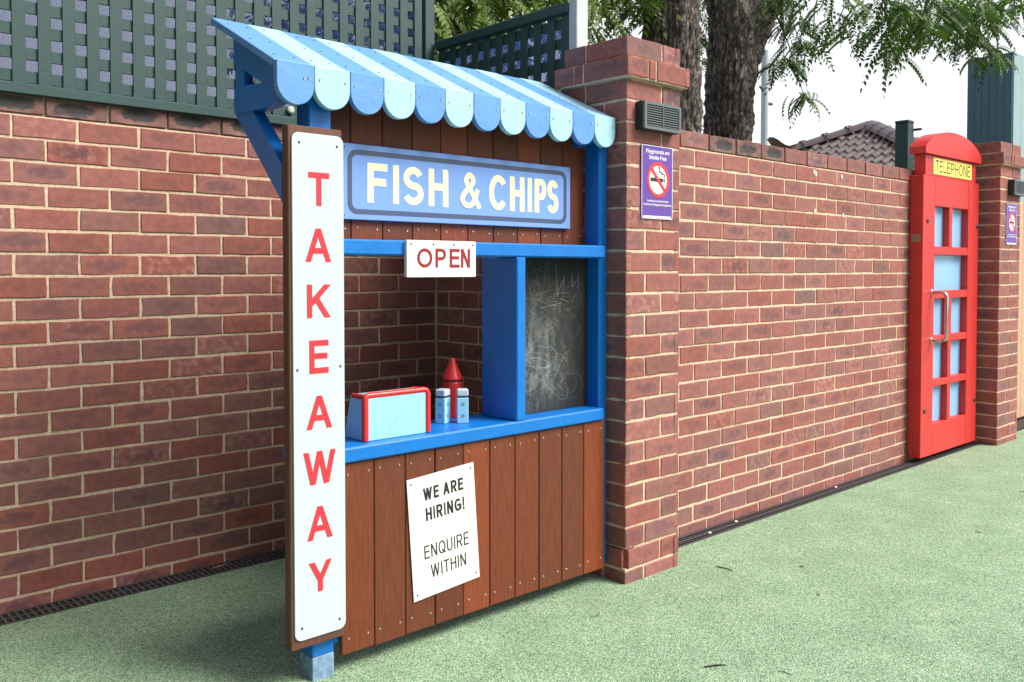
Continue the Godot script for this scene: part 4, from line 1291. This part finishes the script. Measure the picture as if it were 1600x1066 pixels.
func build_background() -> void:
	# trees behind the wall
	var t := thing("tree", "broad fissured tree trunk rising behind the near pillar cap", "tree", Vector3(4.63, 0, -1.0), "tall trees behind the walls")
	obj("trunk", bark_tube([Vector3(0.06, -0.1, 0), Vector3(0.05, 1.2, 0), Vector3(0.02, 2.4, 0), Vector3(0.0, 3.2, 0), Vector3(0.0, 4.2, 0), Vector3(-0.05, 5.6, 0)], [0.30, 0.235, 0.208, 0.203, 0.203, 0.19], 128, 190, 5), M.bark, t)
	obj("branch", tube([Vector3(-0.1, 5.3, 0), Vector3(-1.2, 5.9, -0.2), Vector3(-2.6, 5.6, 0.1)], [0.1, 0.07, 0.03], 10), M.bark, t)
	obj("branch", tube([Vector3(0.0, 5.3, 0), Vector3(0.2, 6.4, 0.2), Vector3(-0.3, 7.4, 0.5)], [0.14, 0.1, 0.05], 10), M.bark, t)
	obj("twig", tube([Vector3(-0.62, 4.4, -0.2), Vector3(-0.60, 3.95, -0.2), Vector3(-0.50, 3.6, -0.2), Vector3(-0.53, 3.3, -0.2)], [0.014, 0.011, 0.010, 0.006], 6), M.bark, t)
	var L := [[Vector3(3.75, 3.52, -1.2), 0.12, 14], [Vector3(3.83, 3.35, -1.2), 0.10, 10], [Vector3(4.11, 3.72, -1.2), 0.2, 20], [Vector3(4.32, 3.70, -1.2), 0.2, 22], [Vector3(4.40, 3.6, -1.2), 0.1, 10], [Vector3(4.19, 3.45, -1.2), 0.05, 4], [Vector3(3.68, 3.19, -1.2), 0.1, 8], [Vector3(3.9, 3.9, -1.4), 0.3, 30]]
	for q in [[2.00, 3.20], [1.95, 3.05], [2.22, 3.25], [2.16, 3.09], [2.45, 3.31], [2.39, 3.15], [2.75, 3.38], [2.94, 3.43], [2.63, 3.27], [1.31, 2.94], [1.59, 3.04], [0.92, 2.86], [1.75, 2.9], [2.05, 2.8], [2.35, 2.9], [2.65, 3.0], [1.0, 2.75], [1.3, 2.7], [1.6, 2.65]]:
		L.append([Vector3(q[0], q[1], -0.85), 0.26, 24])
	for i in 40:
		L.append([Vector3(rng.randf_range(1.2, 5.0), rng.randf_range(4.6, 6.8), rng.randf_range(-3.2, -0.6)), 0.45, 22])
	foliage(t, L, Color(0.18, 0.27, 0.08), Color(0.31, 0.41, 0.14), 0.40, 31, 0.6)
	t = thing("tree", "dark forked tree trunk standing right of the broad trunk", "tree", Vector3(5.5, 0, -1.0), "tall trees behind the walls")
	obj("trunk", bark_tube([Vector3(0.02, -0.1, 0), Vector3(0.0, 1.2, 0), Vector3(0.0, 2.5, 0), Vector3(0.03, 3.0, 0), Vector3(0.10, 3.45, 0), Vector3(0.16, 3.85, 0)], [0.28, 0.215, 0.170, 0.178, 0.195, 0.215], 128, 170, 15), M.bark, t)
	obj("limb", bark_tube([Vector3(0.06, 3.35, 0.0), Vector3(0.0, 3.8, 0), Vector3(-0.10, 4.6, -0.1), Vector3(-0.3, 5.8, -0.2)], [0.18, 0.19, 0.17, 0.12], 64, 70, 25), M.bark, t)
	obj("limb", bark_tube([Vector3(0.14, 3.3, 0.03), Vector3(0.36, 3.75, 0.05), Vector3(0.70, 4.4, 0.2), Vector3(1.3, 5.6, 0.6)], [0.15, 0.19, 0.17, 0.11], 64, 70, 35), M.bark, t)
	obj("branch", tube([Vector3(1.0, 5.0, 0.4), Vector3(1.2, 4.9, 1.2), Vector3(0.9, 4.4, 1.8), Vector3(0.2, 3.9, 2.0), Vector3(-0.9, 3.5, 2.0)], [0.06, 0.045, 0.03, 0.018, 0.008], 8), M.bark, t)
	obj("branch", tube([Vector3(0.95, 4.5, 1.7), Vector3(0.6, 3.7, 2.0), Vector3(0.25, 3.3, 2.0)], [0.02, 0.014, 0.006], 8), M.bark, t)
	obj("branch", tube([Vector3(-0.13, 3.95, -0.05), Vector3(-0.38, 3.72, -0.2), Vector3(-0.8, 3.4, -0.3)], [0.030, 0.024, 0.012], 8), M.bark, t)
	var R := []
	for q in [[3.57, 3.10, .10, 9], [3.80, 3.06, .10, 7], [3.65, 2.97, .06, 5], [4.40, 3.23, .15, 16], [4.67, 3.20, .18, 22], [4.34, 3.04, .10, 9], [4.48, 2.92, .10, 8], [5.13, 3.34, .18, 24], [5.06, 3.16, .10, 10], [5.54, 3.42, .20, 28], [5.92, 3.42, .16, 22], [5.74, 3.18, .13, 14], [6.26, 3.56, .20, 26], [6.27, 3.20, .10, 12], [7.00, 3.75, .12, 12]]:
		R.append([Vector3(q[0], q[1] - 0.07, 1.0), q[2], q[3]])
	for q in [[5.70, 3.84, .12, 12], [5.95, 3.66, .10, 13], [6.05, 3.50, .06, 8], [5.79, 3.28, .08, 9], [5.68, 3.26, .04, 4], [6.14, 3.02, .06, 8], [6.31, 3.52, .02, 2]]:
		R.append([Vector3(q[0], q[1] - 0.03, -0.6), q[2] * 1.2, int(q[3] * 1.5)])
	for q in [[6.20, 4.27, .2, 16], [6.37, 4.0, .18, 18], [6.43, 3.78, .18, 18], [6.35, 3.58, .12, 12]]:
		R.append([Vector3(q[0], q[1], -1.9), q[2], q[3]])
	for i in 30:
		R.append([Vector3(rng.randf_range(4.5, 8.5), rng.randf_range(5.6, 7.6), rng.randf_range(-3.0, 1.0)), 0.45, 20])
	# thin twigs that carry the sprays
	var tws := begin()
	for i in 22:
		var c: Vector3 = R[i][0] - t.position
		var far_end := c + Vector3(rng.randf_range(-0.3, 0.5), rng.randf_range(0.5, 0.8), rng.randf_range(-0.3, 0.2))
		add_tube(tws, [far_end, c.lerp(far_end, 0.5) + Vector3(rng.randf_range(-0.08, 0.08), 0.05, 0), c, c + Vector3(rng.randf_range(-0.1, 0.1), -0.12, rng.randf_range(-0.1, 0.1))], [0.009, 0.006, 0.004, 0.002], 5)
	stuff(obj("twigs", done(tws), M.bark, t))
	for q in R.slice(0, 26): q[2] = int(q[2] * 1.7)
	foliage(t, R, Color(0.05, 0.12, 0.035), Color(0.18, 0.31, 0.06), 0.26, 47, 0.5)
	t = thing("shrub", "small green shrub between the two trunks above the wall", "shrub", Vector3(5.9, 2.1, -1.6))
	obj("stem", tube([Vector3(0, -2.1, 0), Vector3(0.02, 0.5, 0)], [0.03, 0.01], 6), M.bark, t)
	foliage(t, [[Vector3(5.85, 2.72, -1.6), 0.12, 26], [Vector3(5.9, 2.55, -1.6), 0.12, 20]], Color(0.06, 0.12, 0.04), Color(0.1, 0.19, 0.05), 0.14, 61, 0.1)
	# utility pole
	t = thing("utility_pole", "distant weathered grey utility pole with two short arms", "utility pole", Vector3(44.9, 0, -25))
	obj("pole", tube([Vector3(0, -0.3, 0), Vector3(0, 14.1, 0)], [0.24, 0.20], 12), M.pole, t)
	var ar := begin()
	add_box(ar, Vector3(0.0, 11.0, -0.1), Vector3(0.75, 11.12, 0.1), 0.01)
	obj("arm", done(ar), M.dark_screw, t)
	obj("arm", tube([Vector3(-0.55, 11.95, 0), Vector3(0, 11.65, 0)], [0.06, 0.06], 8), M.dark_screw, t)
	# house roof beyond the wall
	t = thing("tiled_house", "house with brown tiled hip roof showing above the wall", "house", Vector3(18.0, 0, -4))
	var off := -t.position
	obj("wall", box(Vector3(12.6, -0.2, -6.4) + off, Vector3(24, 2.55, -1.6) + off, 0.01), paint(srgb(190, 176, 160), 0.8), t)
	var apex := Vector3(14.6, 3.93, -4)
	var k := 0.45
	var sh := begin()
	var d := 3.2
	var c1 := apex + Vector3(-d, -d * k, -d); var c2 := apex + Vector3(-d, -d * k, d)
	var a2 := apex + Vector3(9, 0, 0); var c3 := a2 + Vector3(0, -d * k, -d); var c4 := a2 + Vector3(0, -d * k, d)
	tri(sh, c1, c2, apex); quad(sh, c2, c4, a2, apex); quad(sh, c3, c1, apex, a2)
	obj("roof_deck", done(sh), M.tile, t, at(off))
	# tile courses on the hip end: wavy tiles, each course a step
	for row in 9:
		var lo := 0.36 * row; var hi := lo + 0.37
		if hi > d: hi = d
		var y1 := d - lo; var y0 := d - hi   # distance down from the apex
		var ts := begin()
		var n := int(y1 * 2.0 / 0.03)
		for i in n:
			var za := -y1 + 2.0 * y1 * i / n; var zb := -y1 + 2.0 * y1 * (i + 1) / n
			var wa := 0.036 * sin(za * TAU / 0.165) + 0.01 * sin(za * TAU / 0.33); var wb := 0.036 * sin(zb * TAU / 0.165) + 0.01 * sin(zb * TAU / 0.33)
			# clip to the hips
			var ta := minf(1.0, (y1 - absf(za)) / maxf(y1 - y0, 0.01)); var tb := minf(1.0, (y1 - absf(zb)) / maxf(y1 - y0, 0.01))
			var A := apex + Vector3(-y1, -y1 * k + 0.075 + wa, za); var Bq := apex + Vector3(-y1, -y1 * k + 0.075 + wb, zb)
			var ya := lerpf(y1, y0, ta); var yb := lerpf(y1, y0, tb)
			var C := apex + Vector3(-yb, -yb * k + 0.045 + wb, zb); var D := apex + Vector3(-ya, -ya * k + 0.045 + wa, za)
			ts.set_smooth_group(1)
			quad(ts, A, Bq, C, D)
			ts.set_smooth_group(2)
			quad(ts, A - Vector3(0, 0.06, 0), Bq - Vector3(0, 0.06, 0), Bq, A)
		obj("tile_course", done(ts), M.tile, t, at(off))
	# hip and ridge caps
	for e in [c1, c2]:
		var v: Vector3 = e - apex
		var L2: float = v.length()
		var u := v.normalized()
		var s := u.cross(Vector3.UP).normalized(); var w := s.cross(u).normalized()
		if w.y < 0: w = -w
		var q := 0.0
		while q < L2:
			var q1 := minf(q + 0.44, L2)
			var cs := begin()
			var prof := []
			for i in 7:
				var an := PI * i / 6.0
				prof.append(Vector2(cos(an) * 0.19, sin(an) * 0.12 + 0.05))
			for i in 6:
				for h in 2:
					var f0 := 1.0 if h == 0 else 1.18
					var s0 := q if h == 0 else q1 - 0.07
					var A: Vector3 = apex + u * s0 + (s * prof[i].x + w * prof[i].y) * f0
					var Bq: Vector3 = apex + u * s0 + (s * prof[i + 1].x + w * prof[i + 1].y) * f0
					var C: Vector3 = apex + u * q1 + (s * prof[i + 1].x + w * prof[i + 1].y) * f0
					var D: Vector3 = apex + u * q1 + (s * prof[i].x + w * prof[i].y) * f0
					quad(cs, A, D, C, Bq)
			obj("hip_tile", done(cs), M.tile_ridge, t, at(off))
			q = q1
	# dark green steel post behind the wall
	t = thing("steel_post", "dark green square steel post behind the wall beside the telephone box", "post", Vector3(5.16, 0, 0.80))
	obj("shaft", box(Vector3(-0.05, -0.05, -0.05), Vector3(0.05, 2.43, 0.05), 0.004), M.green, t)
	obj("cap", box(Vector3(-0.053, 2.43, -0.053), Vector3(0.053, 2.452, 0.053), 0.006), M.green, t)
	obj("hook", box(Vector3(0.04, 2.375, 0.05), Vector3(0.055, 2.392, 0.11), 0.002), M.dark_screw, t)
	# teal clad structure beyond the far pillar
	t = thing("teal_shed", "tall teal clad shed rising behind the far brick pillar", "shed", Vector3(7.16, 0, 0.9))
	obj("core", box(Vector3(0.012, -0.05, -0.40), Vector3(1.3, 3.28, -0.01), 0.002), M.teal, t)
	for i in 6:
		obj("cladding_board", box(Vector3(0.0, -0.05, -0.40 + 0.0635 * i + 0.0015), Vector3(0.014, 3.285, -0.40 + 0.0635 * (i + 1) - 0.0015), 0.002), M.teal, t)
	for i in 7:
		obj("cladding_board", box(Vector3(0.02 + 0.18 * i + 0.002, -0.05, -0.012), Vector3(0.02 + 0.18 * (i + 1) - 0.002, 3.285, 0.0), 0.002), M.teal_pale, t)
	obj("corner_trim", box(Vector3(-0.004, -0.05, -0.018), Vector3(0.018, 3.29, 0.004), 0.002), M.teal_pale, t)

func build_hedge() -> void:
	# tall clipped hedge closing the left side of the playground, which keeps the faces turned that way dark
	var t := thing("hedge", "tall dense dark green hedge along the left side of the playground", "hedge", Vector3(-5.0, 0, 2.5))
	var n := FastNoiseLite.new(); n.seed = 9; n.frequency = 1.3; n.fractal_octaves = 4
	var st := SurfaceTool.new()
	st.begin(Mesh.PRIMITIVE_TRIANGLES)
	st.set_smooth_group(0)
	var nz := 120; var ny := 70
	for j in ny + 1:
		for i in nz + 1:
			var z := lerpf(-5.0, 8.0, float(i) / nz)
			var s := lerpf(0.0, 13.0, float(j) / ny)
			var p := Vector3(1.0, s, z) if s < 6.0 else (Vector3(1.0 - (s - 6.0), 6.0, z) if s < 7.0 else Vector3(0.0, 13.0 - s, z))
			var h := n.get_noise_3d(p.x * 1.5, p.y, p.z) * 0.35
			st.add_vertex(p + (Vector3(h, h * 0.3, 0) if s < 7.0 else Vector3(-h, 0, 0)))
	for j in ny:
		for i in nz:
			var a := j * (nz + 1) + i; var b := a + nz + 1
			for k in [a, b, a + 1, a + 1, b, b + 1]: st.add_index(k)
	st.generate_normals()
	obj("foliage", st.commit(), paint(srgb(46, 54, 38), 0.9), t)

func build_small() -> void:
	vent("dark slatted vent near the top of the near brick pillar", 1.232, 1.905, 0.252, 0.118, 1.4125)
	vent("dark slatted vent on the far brick pillar above its purple sign", 5.66, 1.882, 0.25, 0.118, 1.37)
	smoke_sign("purple no smoking sign under the vent on the near pillar", 1.266, 1.536, 1.414)
	smoke_sign("purple no smoking sign on the far pillar by the picture edge", 5.622, 1.508, 1.3715)
	# curled dry bark on the wall top
	var t := thing("dry_leaf", "curled brown dry leaf lying on top of the long wall", "leaf", Vector3(2.93, 2.008, 1.09))
	var st := begin()
	var rows := []
	for i in 11:
		var f := i / 10.0
		var x := lerpf(-0.16, 0.15, f)
		var y := 0.004 + 0.03 * pow(absf(f - 0.55) * 2.0, 1.5) + 0.004 * sin(f * 14.0)
		var w := 0.035 * sin(PI * clampf(f * 0.9 + 0.05, 0, 1)) + 0.006
		rows.append([Vector3(x, y + 0.012, -w), Vector3(x, y, 0), Vector3(x, y + 0.014 + 0.006 * sin(f * 9.0), w)])
	for i in 10:
		for j in 2:
			quad(st, rows[i][j], rows[i][j + 1], rows[i + 1][j + 1], rows[i + 1][j])
			quad(st, rows[i][j] - Vector3(0, 0.003, 0), rows[i + 1][j] - Vector3(0, 0.003, 0), rows[i + 1][j + 1] - Vector3(0, 0.003, 0), rows[i][j + 1] - Vector3(0, 0.003, 0))
	obj("blade", done(st), paint(srgb(70, 62, 50), 0.9), t)
	var tw := [["dark curved twig on the green ground near the pillar", Vector3(1.65, 0.003, 1.58), Vector3(-0.005, 0, -0.04), Vector3(0.003, 0, 0.042)], ["thin brown twig on the green ground near the picture bottom", Vector3(0.80, 0.003, 2.12), Vector3(-0.032, 0, -0.02), Vector3(0.033, 0, 0.02)], ["short dark twig on the green ground beyond the curved one", Vector3(1.92, 0.003, 1.80), Vector3(-0.004, 0, -0.008), Vector3(0.004, 0, 0.010)]]
	for q in tw:
		var o := obj("twig", tube([q[2], (q[2] + q[3]) * 0.5 + Vector3(0.004, 0.001, 0), q[3]], [0.0022, 0.0026, 0.0014], 6), paint(srgb(46, 40, 34), 0.9), self, at(q[1]))
		tag(o, q[0], "twig", "twigs on the playground surface")
	for q in [[Vector3(2.32, 0.004, 1.20), "pale flake of bark lying on the drain grate nearest the pillar"], [Vector3(2.05, 0.004, 1.225), "small white flake on the outer rail of the long drain"], [Vector3(3.4, 0.004, 1.19), "pale scrap of leaf on the long drain near the telephone box"]]:
		var fl := begin()
		add_prism(fl, PackedVector2Array([Vector2(-0.012, -0.004), Vector2(0.004, -0.007), Vector2(0.014, 0.001), Vector2(0.003, 0.007), Vector2(-0.010, 0.005)]), Vector3.ZERO, Vector3.RIGHT, Vector3(0, 0.2, -1), Vector3.UP, 0.002, 0.0)
		tag(obj("flake", done(fl), paint(srgb(206, 198, 188), 0.9), self, at(q[0])), q[1], "flake", "pale flakes on the drain grates")
	for i in 9:
		var a := rng.randf() * TAU
		var e := Vector3(cos(a), 0, sin(a)) * rng.randf_range(0.008, 0.03)
		var c := Vector3(rng.randf_range(0.6, 4.2), 0.002, rng.randf_range(1.5, 2.6))
		tags_twig(c, e)
	# pale leaf caught on the left drain
	var lf := begin()
	for i in 6:
		var a := i / 6.0; var b := (i + 1) / 6.0
		var wa := 0.008 * sin(PI * a); var wb := 0.008 * sin(PI * b)
		quad(lf, Vector3(0.09 * a, 0.003 + 0.006 * a, wa), Vector3(0.09 * b, 0.003 + 0.006 * b, wb), Vector3(0.09 * b, 0.003 + 0.006 * b, -wb), Vector3(0.09 * a, 0.003 + 0.006 * a, -wa))
	tag(obj("dry_leaf", done(lf), paint(srgb(150, 140, 126), 0.8), self, at(Vector3(-0.03, 0.003, 0.06))), "pale narrow dry leaf on the grate left of the kiosk", "leaf")


func tags_twig(c: Vector3, e: Vector3) -> void:
	var o := obj("twig", tube([-e, Vector3(0.002, 0.001, 0.001), e], [0.0012, 0.0016, 0.0009], 5), paint(srgb(70, 62, 46), 0.9), self, at(c))
	tag(o, "tiny brown twig fragment scattered on the open green playground surface", "twig", "tiny twig fragments on the playground surface")
